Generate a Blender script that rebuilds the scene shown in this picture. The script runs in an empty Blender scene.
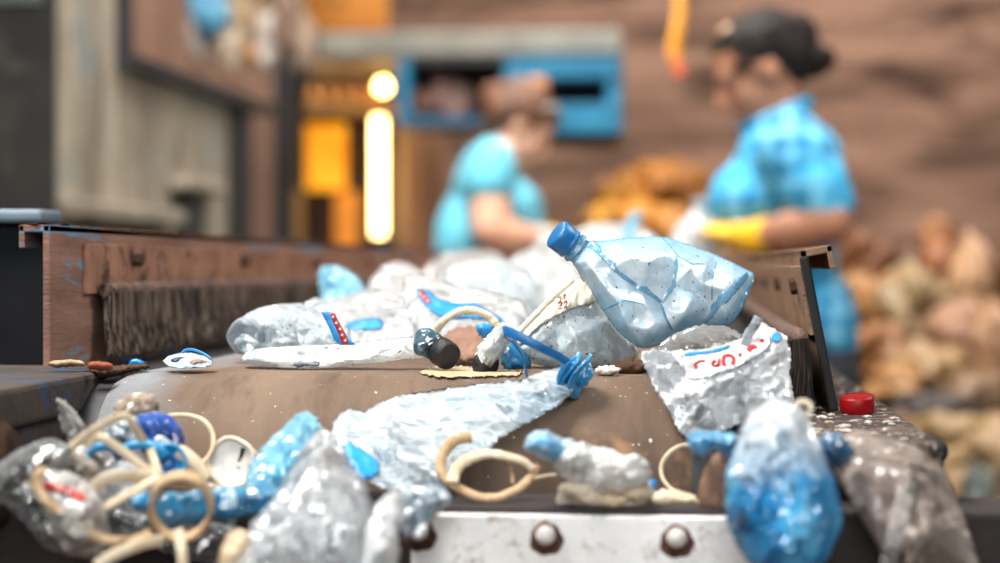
import bpy, bmesh, math, random
import numpy as np
from mathutils import Vector, Matrix, noise as mnoise
from mathutils.geometry import delaunay_2d_cdt
from mathutils.bvhtree import BVHTree

random.seed(7)
SC = bpy.context.scene
COL = SC.collection
PI = math.pi

# ------------------------------------------------------------------ camera
FPX = 70.0 / 36.0 * 1000.0
YAW = math.atan(190.0 / FPX)
PITCH = math.atan(13.5 / FPX)
EYE = Vector((0.0, 0.0, 1.12))
SA, CA = math.sin(YAW), math.cos(YAW)
RGT = Vector((CA, SA, 0))
FWL = Vector((-SA, CA, 0))
FWD = FWL * math.cos(PITCH) + Vector((0, 0, -math.sin(PITCH)))
UPV = Vector((0, 0, math.cos(PITCH))) + FWL * math.sin(PITCH)

cam_d = bpy.data.cameras.new('camera')
cam = bpy.data.objects.new('camera', cam_d)
COL.objects.link(cam)
cam.location = EYE
cam.rotation_euler = Matrix((RGT, UPV, -FWD)).transposed().to_euler()
cam_d.lens = 70.0
cam_d.sensor_width = 36.0
cam_d.clip_start = 0.05
cam_d.dof.use_dof = True
cam_d.dof.focus_distance = 1.495
cam_d.dof.aperture_fstop = 3.2
SC.camera = cam


def P(u, v, d):
    """point of the place seen at photo position u, v and at distance d"""
    return EYE + FWD * d + RGT * ((u - 500.0) * d / FPX) - UPV * ((v - 281.5) * d / FPX)


_B = np.array([list(RGT), list(UPV), list(FWD)])


def PA(u, v, d):
    u, v, d = np.broadcast_arrays(np.asarray(u, float), np.asarray(v, float), np.asarray(d, float))
    return (np.array(EYE)[None, :] + np.outer(d, _B[2]) + np.outer((u - 500.0) * d / FPX, _B[0])
            - np.outer((v - 281.5) * d / FPX, _B[1]))


def lin(h):
    h = h.lstrip('#')
    o = []
    for i in (0, 2, 4):
        c = int(h[i:i + 2], 16) / 255.0
        o.append(c / 12.92 if c <= 0.04045 else ((c + 0.055) / 1.055) ** 2.4)
    return (o[0], o[1], o[2], 1.0)


LIN = lin


# ------------------------------------------------------------------ materials
class NT:
    def __init__(self, name):
        self.m = bpy.data.materials.new(name)
        self.m.use_nodes = True
        self.t = self.m.node_tree
        self.t.nodes.clear()
        self.out = self.t.nodes.new('ShaderNodeOutputMaterial')

    def n(self, typ, props=None, **ins):
        nd = self.t.nodes.new(typ)
        for k, v in (props or {}).items():
            setattr(nd, k, v)
        for k, v in ins.items():
            key = int(k[1:]) if k[0] == '_' and k[1:].isdigit() else k.replace('_', ' ')
            s = nd.inputs[key]
            if isinstance(v, bpy.types.NodeSocket):
                self.t.links.new(v, s)
            else:
                s.default_value = v
        return nd

    def math(self, op, a, b=0.0, clamp=False):
        return self.n('ShaderNodeMath', {'operation': op, 'use_clamp': clamp}, _0=a, _1=b).outputs[0]

    def mix(self, f, a, b):
        nd = self.n('ShaderNodeMix', {'data_type': 'RGBA'}, _0=f, _6=a, _7=b)
        return nd.outputs[2]

    def noise(self, co, scale, detail=4.0, rough=0.6, dist=0.0):
        return self.n('ShaderNodeTexNoise', Vector=co, Scale=scale, Detail=detail, Roughness=rough, Distortion=dist).outputs[0]

    def step(self, x, lo, hi):
        nd = self.n('ShaderNodeMapRange', {'clamp': True}, _0=x, _1=lo, _2=hi, _3=0.0, _4=1.0)
        return nd.outputs[0]

    def co(self, scale=(1, 1, 1), rot=(0, 0, 0)):
        tc = self.t.nodes.new('ShaderNodeTexCoord')
        mp = self.n('ShaderNodeMapping', Vector=tc.outputs['Object'], Scale=scale, Rotation=rot)
        return mp.outputs[0]

    def facets(self, co, s1, a1, s2, a2, warp=.006):
        """height of sheet broken into randomly tilted flats, as creased film is; also how near a crease is"""
        nz = self.n('ShaderNodeTexNoise', Vector=co, Scale=s1 * .5, Detail=2.0)
        off = self.n('ShaderNodeVectorMath', {'operation': 'MULTIPLY_ADD'}, _0=nz.outputs[1], _1=(warp * 2,) * 3, _2=(-warp,) * 3)
        wc = self.n('ShaderNodeVectorMath', {'operation': 'ADD'}, _0=co, _1=off.outputs[0]).outputs[0]
        tot = None
        for s, a in ((s1, a1), (s2, a2)):
            v = self.n('ShaderNodeTexVoronoi', {'feature': 'F1'}, Vector=wc, Scale=s)
            d = self.n('ShaderNodeVectorMath', {'operation': 'SUBTRACT'}, _0=wc, _1=v.outputs['Position']).outputs[0]
            c = self.n('ShaderNodeVectorMath', {'operation': 'SUBTRACT'}, _0=v.outputs['Color'], _1=(.5, .5, .5)).outputs[0]
            h = self.n('ShaderNodeVectorMath', {'operation': 'DOT_PRODUCT'}, _0=d, _1=c).outputs['Value']
            h = self.math('MULTIPLY', h, a)
            tot = h if tot is None else self.math('ADD', tot, h)
        e = self.n('ShaderNodeTexVoronoi', {'feature': 'DISTANCE_TO_EDGE'}, Vector=wc, Scale=s2)
        crease = self.math('SUBTRACT', 1.0, self.step(e.outputs[0], 0.0, 0.16))
        return tot, crease

    def done(self, sh):
        self.t.links.new(sh, self.out.inputs[0])
        return self.m


MATS = {}


def solid(name, c1, c2=None, c3=None, rough=0.5, metal=0.0, scale=20.0, stretch=(1, 1, 1), bump=0.0, bscale=None,
          spec=0.5, lo=0.35, hi=0.65, c3lo=0.58, c3hi=0.68, c3scale=None, emit=0.0, detail=5.0, trans=0.0):
    if name in MATS:
        return MATS[name]
    b = NT(name)
    co = b.co(stretch)
    col = lin(c1)
    if c2:
        col = b.mix(b.step(b.noise(co, scale, detail), lo, hi), lin(c1), lin(c2))
    if c3:
        f = b.step(b.noise(co, c3scale or scale * 1.7, 6.0, 0.7, 0.4), c3lo, c3hi)
        col = b.mix(f, col, lin(c3))
    kw = dict(Base_Color=col, Roughness=rough, Metallic=metal)
    pr = b.n('ShaderNodeBsdfPrincipled', **kw)
    pr.inputs['Specular IOR Level'].default_value = spec
    pr.inputs['Transmission Weight'].default_value = trans
    if bump:
        bp = b.n('ShaderNodeBump', Strength=bump, Distance=0.004, Height=b.noise(co, bscale or scale * 2, 6.0, 0.65))
        b.t.links.new(bp.outputs[0], pr.inputs['Normal'])
    if emit:
        if isinstance(col, bpy.types.NodeSocket):
            b.t.links.new(col, pr.inputs['Emission Color'])
        else:
            pr.inputs['Emission Color'].default_value = col
        pr.inputs['Emission Strength'].default_value = emit
    MATS[name] = b.done(pr.outputs[0])
    return MATS[name]


def film(name, col, edge=None, op=0.4, ope=0.9, rough=0.16, bscale=70.0, bstr=0.5, dirt=None, dlo=0.6, dhi=0.72,
         dscale=40.0, col2=None, c2scale=18.0, gl=0.06, glg=0.6, tint='ffffff', transl=0.25, dim=0.88, st=(1, 1, 1), ck=.16, c2lo=0.45, c2hi=0.6, specks=0.0, opn=0.25):
    """thin plastic: partly see-through sheet, denser where it is seen edge-on, glossy, with creases and dirt"""
    if name in MATS:
        return MATS[name]
    lin = lambda h_: tuple(x * dim for x in LIN(h_)[:3]) + (1.0,)
    b = NT(name)
    co = b.co(st)
    lw = b.n('ShaderNodeLayerWeight', Blend=0.45)
    fac = lw.outputs['Facing']
    h2 = b.noise(co, bscale * 0.6, 3.0, 0.6, 1.2)
    fh, crease = b.facets(co, bscale * .75, 1.5 * bstr, bscale * 2.1, 1.3 * bstr)
    hh = b.math('ADD', fh, b.math('MULTIPLY', h2, .0016 * bstr))
    bp = b.n('ShaderNodeBump', Strength=1.0, Distance=1.0, Height=hh)
    nrm = bp.outputs[0]
    c = lin(col)
    if col2:
        c = b.mix(b.step(b.noise(co, c2scale, 4.0, 0.6, 0.6), c2lo, c2hi), lin(col), lin(col2))
    if edge:
        c = b.mix(b.math('POWER', fac, 1.3), c, lin(edge))
    o = b.math('ADD', op, b.math('MULTIPLY', fac, ope - op))
    o = b.math('ADD', o, b.math('MULTIPLY', b.math('SUBTRACT', h2, 0.5), opn))
    if dirt:
        dm = b.step(b.noise(co, dscale, 6.0, 0.7, 0.3), dlo, dhi)
        c = b.mix(dm, c, lin(dirt))
        o = b.math('ADD', o, b.math('MULTIPLY', dm, 0.35))
    if specks:
        sm = b.step(b.noise(co, 330.0, 2.0, 0.5), 0.69 - specks, 0.73 - specks)
        c = b.mix(sm, c, lin('2a2420'))
        o = b.math('ADD', o, b.math('MULTIPLY', sm, 0.6))
    o = b.math('ADD', o, b.math('MULTIPLY', crease, ck))
    o = b.math('MINIMUM', b.math('MAXIMUM', o, 0.02), 1.0)
    df = b.n('ShaderNodeBsdfDiffuse', Color=c, Normal=nrm)
    tr = b.n('ShaderNodeBsdfTranslucent', Color=c, Normal=nrm)
    body = b.n('ShaderNodeMixShader', _0=transl, _1=df.outputs[0], _2=tr.outputs[0])
    tp = b.n('ShaderNodeBsdfTransparent', Color=LIN(tint))
    m1 = b.n('ShaderNodeMixShader', _0=o, _1=tp.outputs[0], _2=body.outputs[0])
    gs = b.n('ShaderNodeBsdfGlossy', Color=(1, 1, 1, 1), Roughness=rough + .05, Normal=nrm)
    gf = b.math('ADD', gl * .7, b.math('MULTIPLY', b.math('POWER', fac, 3.5), glg * .7))
    m2 = b.n('ShaderNodeMixShader', _0=gf, _1=m1.outputs[0], _2=gs.outputs[0])
    MATS[name] = b.done(m2.outputs[0])
    return MATS[name]


# ------------------------------------------------------------------ mesh helpers
BVH = {}
ORG = {}


def mesh_obj(name, V, F, mat, parent=None, smooth=True, base=None):
    """V in place coordinates; the object's origin goes to the middle of its underside, or to its parent's"""
    V = np.asarray([tuple(p) for p in V], float)
    if parent is not None:
        org = np.array(ORG[parent.name])
    else:
        org = np.array([V[:, 0].mean(), V[:, 1].mean(), V[:, 2].min()]) if base is None else np.array(base)
    me = bpy.data.meshes.new(name)
    me.from_pydata((V - org).tolist(), [], [list(f) for f in F])
    me.validate()
    me.update()
    if smooth:
        me.polygons.foreach_set('use_smooth', [True] * len(me.polygons))
    o = bpy.data.objects.new(name, me)
    COL.objects.link(o)
    if mat:
        me.materials.append(mat)
    if parent is not None:
        o.parent = parent
    else:
        o.location = org
    ORG[o.name] = [float(x) for x in org]
    BVH[o.name] = (V, F)
    return o


def tag(o, label, cat, group=None, kind=None):
    o['label'] = label
    o['category'] = cat
    if group:
        o['group'] = group
    if kind:
        o['kind'] = kind
    return o


def empty(name, loc, label, cat, group=None):
    o = bpy.data.objects.new(name, None)
    COL.objects.link(o)
    o.location = loc
    ORG[o.name] = [float(x) for x in loc]
    o.empty_display_size = 0.05
    return tag(o, label, cat, group)


def struct(o):
    o['kind'] = 'structure'
    return o


def tri(x):
    return 2.0 * np.abs(2.0 * (x - np.floor(x + 0.5))) - 1.0


def tin_noise(x, y, sp, rg):
    """heights given at scattered points, straight facets between them: how thin sheet creases"""
    x0, x1, y0, y1 = x.min() - sp * 1.5, x.max() + sp * 1.5, y.min() - sp * 1.5, y.max() + sp * 1.5
    nx, ny = max(2, int((x1 - x0) / sp) + 1), max(2, int((y1 - y0) / sp) + 1)
    gx, gy = np.meshgrid(np.linspace(x0, x1, nx), np.linspace(y0, y1, ny))
    gx = gx.ravel() + rg.uniform(-.48, .48, gx.size) * sp
    gy = gy.ravel() + rg.uniform(-.48, .48, gy.size) * sp
    z = rg.uniform(-1, 1, gx.size)
    vs, _, fs, ov, _, _ = delaunay_2d_cdt([Vector(p) for p in zip(gx, gy)], [], [], 0, 1e-5)
    zz = np.array([z[o[0]] if o else 0.0 for o in ov])
    out = np.zeros(x.shape)
    order = np.argsort(x)
    xs, ys = x[order], y[order]
    res = np.zeros(x.shape)
    for f in fs:
        (ax, ay), (bx, by), (cx, cy) = vs[f[0]], vs[f[1]], vs[f[2]]
        i0, i1 = np.searchsorted(xs, min(ax, bx, cx)), np.searchsorted(xs, max(ax, bx, cx), side='right')
        if i0 >= i1:
            continue
        X, Y = xs[i0:i1], ys[i0:i1]
        den = (by - cy) * (ax - cx) + (cx - bx) * (ay - cy)
        if abs(den) < 1e-9:
            continue
        l1 = ((by - cy) * (X - cx) + (cx - bx) * (Y - cy)) / den
        l2 = ((cy - ay) * (X - cx) + (ax - cx) * (Y - cy)) / den
        l3 = 1 - l1 - l2
        m = (l1 >= -1e-6) & (l2 >= -1e-6) & (l3 >= -1e-6)
        res[i0:i1][m] = (l1 * zz[f[0]] + l2 * zz[f[1]] + l3 * zz[f[2]])[m]
    out[order] = res
    return out


def crumple(u, v, seed, wl, octs=3, aniso=None):
    rg = np.random.RandomState(seed)
    x, y = np.asarray(u, float).copy(), np.asarray(v, float).copy()
    if aniso:
        a, s = math.radians(aniso[0]), aniso[1]
        x, y = (x * math.cos(a) + y * math.sin(a)) * s, -x * math.sin(a) + y * math.cos(a)
    ph = rg.rand(4) * 6.28
    x, y = (x + wl * .12 * np.sin(y / wl * 1.7 + ph[0]), y + wl * .12 * np.sin(x / wl * 1.5 + ph[1]))
    h = np.zeros_like(x)
    w, amp = wl, 1.0
    for o in range(octs):
        h += amp * tin_noise(x, y, w, rg)
        w *= 0.42
        amp *= 0.42
    return h


def densify(pts, step, closed=True):
    out = []
    n = len(pts)
    for i in range(n if closed else n - 1):
        a, b = np.array(pts[i], float), np.array(pts[(i + 1) % n], float)
        k = max(1, int(round(np.linalg.norm(b - a) / step)))
        for j in range(k):
            out.append(a + (b - a) * j / k)
    if not closed:
        out.append(np.array(pts[-1], float))
    return np.array(out)


def chaikin(pts, it=1):
    p = np.array(pts, float)
    for _ in range(it):
        q = np.roll(p, -1, 0)
        p = np.stack([p * .75 + q * .25, p * .25 + q * .75], 1).reshape(-1, p.shape[1])
    return p


def inside_dist(poly, X, Y):
    x0, y0 = poly[:, 0], poly[:, 1]
    x1, y1 = np.roll(x0, -1), np.roll(y0, -1)
    ins = np.zeros(X.shape, bool)
    dist = np.full(X.shape, 1e9)
    for a, b, c, d in zip(x0, y0, x1, y1):
        cond = ((b > Y) != (d > Y))
        if d != b:
            xi = (c - a) * (Y - b) / (d - b) + a
            ins ^= cond & (X < xi)
        L = (c - a) ** 2 + (d - b) ** 2 + 1e-12
        t = np.clip(((X - a) * (c - a) + (Y - b) * (d - b)) / L, 0, 1)
        dist = np.minimum(dist, np.hypot(X - a - t * (c - a), Y - b - t * (d - b)))
    return ins, dist


def depth_fn(dep):
    if callable(dep):
        return dep
    if isinstance(dep, tuple):
        d0, u0, v0, du, dv = dep
        return lambda u, v: d0 + (np.asarray(u) - u0) * du + (np.asarray(v) - v0) * dv
    return lambda u, v: np.full(np.shape(u), float(dep))


def tin(ctrl, outline, U, V):
    """straight-faceted relief through control points, nothing at the outline"""
    pts = [tuple(p[:2]) for p in ctrl] + [tuple(p) for p in outline]
    z = np.array([p[2] for p in ctrl] + [0.0] * len(outline))
    vs, _, fs, ov, _, _ = delaunay_2d_cdt([Vector(p) for p in pts], [], [], 0, 1e-4)
    zz = np.array([np.mean([z[k] for k in o]) if o else 0.0 for o in ov])
    out = np.zeros(U.shape)
    for f in fs:
        (ax, ay), (bx, by), (cx, cy) = vs[f[0]], vs[f[1]], vs[f[2]]
        den = (by - cy) * (ax - cx) + (cx - bx) * (ay - cy)
        if abs(den) < 1e-9:
            continue
        l1 = ((by - cy) * (U - cx) + (cx - bx) * (V - cy)) / den
        l2 = ((cy - ay) * (U - cx) + (ax - cx) * (V - cy)) / den
        l3 = 1 - l1 - l2
        m = (l1 >= -1e-6) & (l2 >= -1e-6) & (l3 >= -1e-6)
        out[m] = (l1 * zz[f[0]] + l2 * zz[f[1]] + l3 * zz[f[2]])[m]
    return out


def pillow(name, outline, dep, tf, tb, mat, seed=1, amp=0.004, wl=26.0, step=3.0, R=None, ctrl=None, aniso=None,
           parent=None, rag=0.6, smooth_it=0, octs=3, flat=1.0):
    """a closed, two-sided crumpled body whose outline, seen from the photograph's side, is the given one"""
    amp = amp * 1.5
    rg = np.random.RandomState(seed * 13 + 5)
    ol = chaikin(outline, smooth_it) if smooth_it else np.array(outline, float)
    ol = densify(ol, step)
    if rag:
        ol = ol + rg.normal(0, rag, ol.shape)
    lo, hi = ol.min(0), ol.max(0)
    gx, gy = np.meshgrid(np.arange(lo[0], hi[0], step), np.arange(lo[1], hi[1], step * .87))
    gx = gx + (np.arange(gx.shape[0]) % 2)[:, None] * step * .5
    X, Y = gx.ravel(), gy.ravel()
    X = X + rg.uniform(-.2, .2, X.shape) * step
    Y = Y + rg.uniform(-.2, .2, Y.shape) * step
    ins, ds = inside_dist(ol, X, Y)
    k = ins & (ds > step * .55)
    X, Y, ds = X[k], Y[k], ds[k]
    nb = len(ol)
    U = np.concatenate([ol[:, 0], X])
    Vv = np.concatenate([ol[:, 1], Y])
    D = np.concatenate([np.zeros(nb), ds])
    if R is None:
        R = max(D.max() * 0.85, 1e-3)
    t = np.clip(D / R, 0, 1)
    prof = (t * (2 - t)) ** .85
    f = depth_fn(dep)
    d0 = f(U, Vv)
    cr1 = crumple(U, Vv, seed, wl, octs, aniso)
    cr2 = crumple(U, Vv, seed + 77, wl, octs, aniso)
    w = .25 + .75 * prof
    df = d0 - tf * prof - amp * cr1 * w
    if ctrl:
        df = df - tin(ctrl, np.array(outline, float), U, Vv)
    db = d0 + tb * prof + amp * cr2 * w
    db = np.maximum(db, df + 0.0006)
    edges = [(i, (i + 1) % nb) for i in range(nb)]
    vs, _, fs, ov, _, _ = delaunay_2d_cdt([Vector((a, b)) for a, b in zip(U, Vv)], edges, [], 1, 1e-5)
    idx = [o[0] if o else -1 for o in ov]
    n = len(U)
    front = PA(U, Vv, df)
    back = PA(U[nb:], Vv[nb:], db[nb:])
    VV = np.concatenate([front, back])
    F = []
    for q in fs:
        a = [idx[i] for i in q]
        if min(a) < 0:
            continue
        F.append(a)
        F.append([(i if i < nb else i + n - nb) for i in reversed(a)])
    # outward winding: the front has to face the eye
    a = F[0]
    nn = np.cross(VV[a[1]] - VV[a[0]], VV[a[2]] - VV[a[0]])
    if np.dot(nn, np.array(EYE) - VV[a[0]]) < 0:
        F = [list(reversed(q)) for q in F]
    return mesh_obj(name, VV, F, mat, parent)


def bvh_of(o):
    V, F = BVH[o.name]
    return BVHTree.FromPolygons([tuple(p) for p in V], [tuple(f) for f in F])


def hit(bv, u, v, default):
    r = (P(u, v, 1.0) - EYE)
    loc, _, _, dist = bv.ray_cast(EYE, r.normalized())
    return (loc - EYE).dot(FWD) if loc is not None else default


def patch(name, outline, onto, mat, parent=None, lift=0.0012, thick=0.0006, step=2.0, smooth_it=1, curl=None, rag=0.15, seed=3, soft=2):
    """a label or print lying on the surface of another part"""
    bv = bvh_of(onto)
    cen = np.mean(np.array(outline, float), 0)
    dd = hit(bv, cen[0], cen[1], None)
    if dd is None:
        dd = float(((np.array(BVH[onto.name][0]) - np.array(EYE)) @ np.array(FWD)).mean())

    def dep(u, v):
        o = np.array([hit(bv, a, b, dd) for a, b in zip(u, v)])
        return o - lift - (curl(np.asarray(u), np.asarray(v)) if curl else 0.0)
    return pillow(name, outline, dep, thick, thick, mat, seed, 0.0002, 10, step, R=2.0, parent=parent, rag=rag, smooth_it=smooth_it)


def smooth_path(pts, n=8, closed=False):
    p = [np.array(q, float) for q in pts]
    m = len(p)
    out = []
    rng = range(m) if closed else range(m - 1)
    for i in rng:
        if closed:
            a, b, c, d = p[(i - 1) % m], p[i], p[(i + 1) % m], p[(i + 2) % m]
        else:
            a, b, c, d = p[max(i - 1, 0)], p[i], p[i + 1], p[min(i + 2, m - 1)]
        for j in range(n):
            t = j / n
            out.append(.5 * (2 * b + (c - a) * t + (2 * a - 5 * b + 4 * c - d) * t * t + (3 * b - a - 3 * c + d) * t ** 3))
    if not closed:
        out.append(p[-1])
    return np.array(out)


def sweep(name, path, w, h, mat, parent=None, closed=False, ns=10, square=False, up=None, twist=0.0, taper=None, wob=0.0, seed=1, smooth=True):
    """a bar of half-width w and half-height h swept along a path of points"""
    V, F = sweep_vf(path, w, h, closed, ns, square, up, twist, taper, wob, seed)
    return mesh_obj(name, V, F, mat, parent, smooth)


def sweep_vf(path, w, h, closed=False, ns=10, square=False, up=None, twist=0.0, taper=None, wob=0.0, seed=1):
    p = np.array(path, float)
    n = len(p)
    rg = np.random.RandomState(seed)
    T = np.roll(p, -1, 0) - np.roll(p, 1, 0)
    if not closed:
        T[0], T[-1] = p[1] - p[0], p[-1] - p[-2]
    T /= np.linalg.norm(T, axis=1)[:, None] + 1e-12
    upv = np.array(up if up is not None else (0.2, -1, 0.3), float)
    if square:
        q = [(-1, -.55), (-.9, -1), (.9, -1), (1, -.55), (1, .55), (.9, 1), (-.9, 1), (-1, .55)]
    else:
        q = [(math.cos(2 * PI * k / ns), math.sin(2 * PI * k / ns)) for k in range(ns)]
    q = np.array(q)
    ns = len(q)
    V = []
    B = None
    for i in range(n):
        if B is None:
            B = upv - T[i] * np.dot(upv, T[i])
        B = B - T[i] * np.dot(B, T[i])
        B /= np.linalg.norm(B) + 1e-12
        A = np.cross(T[i], B)
        tw = twist * i / max(1, n - 1)
        A2, B2 = A * math.cos(tw) + B * math.sin(tw), B * math.cos(tw) - A * math.sin(tw)
        s = taper(i / max(1, n - 1)) if taper else 1.0
        s *= 1 + wob * rg.normal()
        for a, b in q:
            V.append(p[i] + A2 * a * w * s + B2 * b * h * s)
    F = []
    for i in range(n if closed else n - 1):
        j = (i + 1) % n
        for k in range(ns):
            l = (k + 1) % ns
            F.append((i * ns + k, i * ns + l, j * ns + l, j * ns + k))
    if not closed:
        F.append(tuple(reversed(range(ns))))
        F.append(tuple((n - 1) * ns + k for k in range(ns)))
    return V, F


def px_path(pts, dep, n=8, closed=False):
    f = depth_fn(dep)
    if len(pts[0]) == 3:
        q = [tuple(P(a, b, c)) for a, b, c in pts]
    else:
        q = [tuple(P(a, b, float(f(np.array(a), np.array(b))))) for a, b in pts]
    return smooth_path(q, n, closed)


def frame_from(axis, ref=None):
    z = Vector(axis).normalized()
    r = Vector(ref) if ref is not None else (Vector((0, 0, 1)) if abs(z.z) < .9 else Vector((1, 0, 0)))
    x = (r - z * r.dot(z)).normalized()
    return x, z.cross(x), z


def lathe(name, org, axis, prof, mat, parent=None, n=32, fn=None, smooth=True, ref=None, closed_ends=True, squash=(1, 1)):
    """prof: (radius, height) pairs along the axis"""
    x, y, z = frame_from(axis, ref)
    V, F = [], []
    for i, (r, h) in enumerate(prof):
        for k in range(n):
            a = 2 * PI * k / n
            rr = r * (fn(a, h, i) if fn else 1.0)
            V.append(tuple(Vector(org) + x * (rr * math.cos(a) * squash[0]) + y * (rr * math.sin(a) * squash[1]) + z * h))
    m = len(prof)
    for i in range(m - 1):
        for k in range(n):
            l = (k + 1) % n
            F.append((i * n + k, i * n + l, (i + 1) * n + l, (i + 1) * n + k))
    if closed_ends:
        F.append(tuple(reversed(range(n))))
        F.append(tuple((m - 1) * n + k for k in range(n)))
    return mesh_obj(name, V, F, mat, parent, smooth)


def box_vf(x0, x1, y0, y1, z0, z1, bev=0.0, M=None):
    bm = bmesh.new()
    bmesh.ops.create_cube(bm, size=1.0)
    for v in bm.verts:
        v.co = Vector(((x0 + x1) / 2 + v.co.x * (x1 - x0), (y0 + y1) / 2 + v.co.y * (y1 - y0), (z0 + z1) / 2 + v.co.z * (z1 - z0)))
    if bev:
        bmesh.ops.bevel(bm, geom=bm.edges[:], offset=bev, segments=2, affect='EDGES', profile=0.5)
    if M is not None:
        bm.transform(M)
    bm.verts.ensure_lookup_table()
    V = [tuple(v.co) for v in bm.verts]
    F = [[v.index for v in f.verts] for f in bm.faces]
    bm.free()
    return V, F


def join_vf(*parts):
    V, F = [], []
    for a, b in parts:
        o = len(V)
        V += [tuple(p) for p in a]
        F += [[i + o for i in f] for f in b]
    return V, F


def box(name, x0, x1, y0, y1, z0, z1, mat, parent=None, bev=0.0, M=None):
    V, F = box_vf(x0, x1, y0, y1, z0, z1, bev, M)
    return mesh_obj(name, V, F, mat, parent, smooth=False)


def sack(name, cen, rad, mat, parent=None, seed=1, lump=0.25, sub=4, M=None, knot=False):
    """a stuffed, creased bag; rad in place axes (x, y, z)"""
    bm = bmesh.new()
    bmesh.ops.create_icosphere(bm, subdivisions=sub, radius=1.0)
    pts = np.array([tuple(v.co) for v in bm.verts])
    F = [[v.index for v in f.verts] for f in bm.faces]
    bm.free()
    off = Vector((seed * 3.1, seed * 1.7, seed * .9))
    h = np.array([mnoise.fractal(Vector(p) * 1.3 + off, 0.8, 2.0, 3) for p in pts])
    a = np.arctan2(pts[:, 1], pts[:, 0]) * 2.2
    c = crumple(a, pts[:, 2] * 2.0, seed, 0.7, 3)
    s = 1 + lump * h + 0.05 * c
    if knot:
        s = s * (1 + .35 * np.clip(pts[:, 2] - .75, 0, 1) * 4)
    q = pts * s[:, None] * np.array(rad)[None, :]
    if M is not None:
        q = q @ np.array(M.to_3x3()).T
    return mesh_obj(name, q + np.array(cen)[None, :], F, mat, parent)


# ================================================================== the hall
M_wall = solid('wall_paint', '6c5447', '9a7a68', '3d2e26', rough=.85, scale=3.2, stretch=(.5, 1, 2.4), c3scale=2.6, c3lo=.48, c3hi=.62, bump=.3, spec=.2)
M_floor = solid('floor_earth', '4a3c32', '6a5644', '2c241f', rough=.95, scale=3.0, bump=.4, spec=.1)
M_dark = solid('dark_steel', '1d1c1f', '2b2a2c', '3a2f2a', rough=.6, scale=14, bump=.35)
M_black = solid('black_grime_and_shade', '0d0c0c', '191615', rough=.8, scale=20)
M_rust = solid('rusty_steel', '855c49', 'a87a62', '452f28', rough=.78, scale=26, c3scale=34, c3lo=.54, c3hi=.66, bump=.55, bscale=120, spec=.3)
M_rust_blue = solid('rusty_steel_with_blue_paint', '7c594b', '9b7462', '6a8aa3', rough=.75, scale=24, stretch=(1, .35, 2.5), c3scale=11, c3lo=.55, c3hi=.6, bump=.5, bscale=110, spec=.3)
M_rust_dark = solid('dark_rust', '3a2a24', '59402f', '1c1614', rough=.85, scale=40, bump=.7, bscale=120, spec=.2)
M_wood = solid('tan_board', '8b7358', 'a58a68', '5b4736', rough=.8, scale=6, stretch=(1, 1, .3), spec=.2)

struct(box('floor', -6, 6, -1.5, 9.3, -0.1, 0.0, M_floor))
struct(box('wall_back', -6, 6, 9.0, 9.25, 0, 5.0, M_wall))
struct(box('wall_left', -6.2, -6.0, -1.5, 9.25, 0, 5.0, M_wall))

# ------------------------------------------------------------------ conveyor
BZ = 1.04
YR, RR = 1.47, 0.10
ZR = BZ - RR


def belt_depth(u, v):
    """distance at which the sight line meets the belt (front of the drum, else the flat run)"""
    u, v = np.broadcast_arrays(np.asarray(u, float), np.asarray(v, float))
    dirs = np.array(PA(u.ravel(), v.ravel(), np.ones(u.size))) - np.array(EYE)
    oy, oz = -YR, EYE.z - ZR
    a = dirs[:, 1] ** 2 + dirs[:, 2] ** 2
    b = 2 * (oy * dirs[:, 1] + oz * dirs[:, 2])
    c = oy * oy + oz * oz - RR * RR
    disc = b * b - 4 * a * c
    t = np.where(disc > 0, (-b - np.sqrt(np.maximum(disc, 0))) / (2 * a), 9)
    tf = np.where(dirs[:, 2] < -1e-4, (BZ - EYE.z) / np.minimum(dirs[:, 2], -1e-4), 9)
    t = np.where((disc > 0), t, np.minimum(tf, 6))
    return t.reshape(u.shape)


def bd(off):
    return lambda u, v: belt_depth(u, v) - off


def beltmat():
    b = NT('belt_canvas')
    co = b.co()
    st = b.co((1, .25, .25))
    c = b.mix(b.step(b.noise(st, 7, 5), .36, .62), lin('5c4839'), lin('7d6755'))
    c = b.mix(b.math('MULTIPLY', b.step(b.noise(co, 4.2, 5, .7), .54, .70), .75), c, lin('9aa0a0'))
    c = b.mix(b.math('MULTIPLY', b.step(b.noise(st, 24, 5, .7), .54, .72), .8), c, lin('4d3a2f'))
    c = b.mix(b.math('MULTIPLY', b.step(b.noise(co, 10, 4, .7), .60, .70), .7), c, lin('a9805a'))
    c = b.mix(b.step(b.noise(co, 200, 2), .715, .74), c, lin('d9cdbb'))
    tcx = b.n('ShaderNodeSeparateXYZ', Vector=co).outputs[0]
    edge_ = b.math('ADD', b.step(tcx, -.135, -.20), b.math('MULTIPLY', b.math('SUBTRACT', b.noise(co, 12, 5), .5), 1.6))
    c = b.mix(b.math('MULTIPLY', b.step(edge_, .35, .95), .5), c, lin('8796a0'))
    wv1 = b.n('ShaderNodeTexWave', {'bands_direction': 'X'}, Vector=co, Scale=260.0, Distortion=1.2).outputs[1]
    wv2 = b.n('ShaderNodeTexWave', {'bands_direction': 'Z'}, Vector=co, Scale=260.0, Distortion=1.2).outputs[1]
    h = b.math('ADD', b.math('MULTIPLY', b.math('MULTIPLY', wv1, wv2), .55), b.noise(co, 60, 6))
    bp = b.n('ShaderNodeBump', Strength=.4, Distance=.002, Height=h)
    pr = b.n('ShaderNodeBsdfPrincipled', Base_Color=c, Roughness=.7, Normal=bp.outputs[0])
    pr.inputs['Specular IOR Level'].default_value = .3
    return b.done(pr.outputs[0])


conv = empty('sorting_conveyor', (-0.21, 1.5, 0.0), 'rusty sorting conveyor whose brown belt turns down over a drum', 'conveyor')
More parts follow.
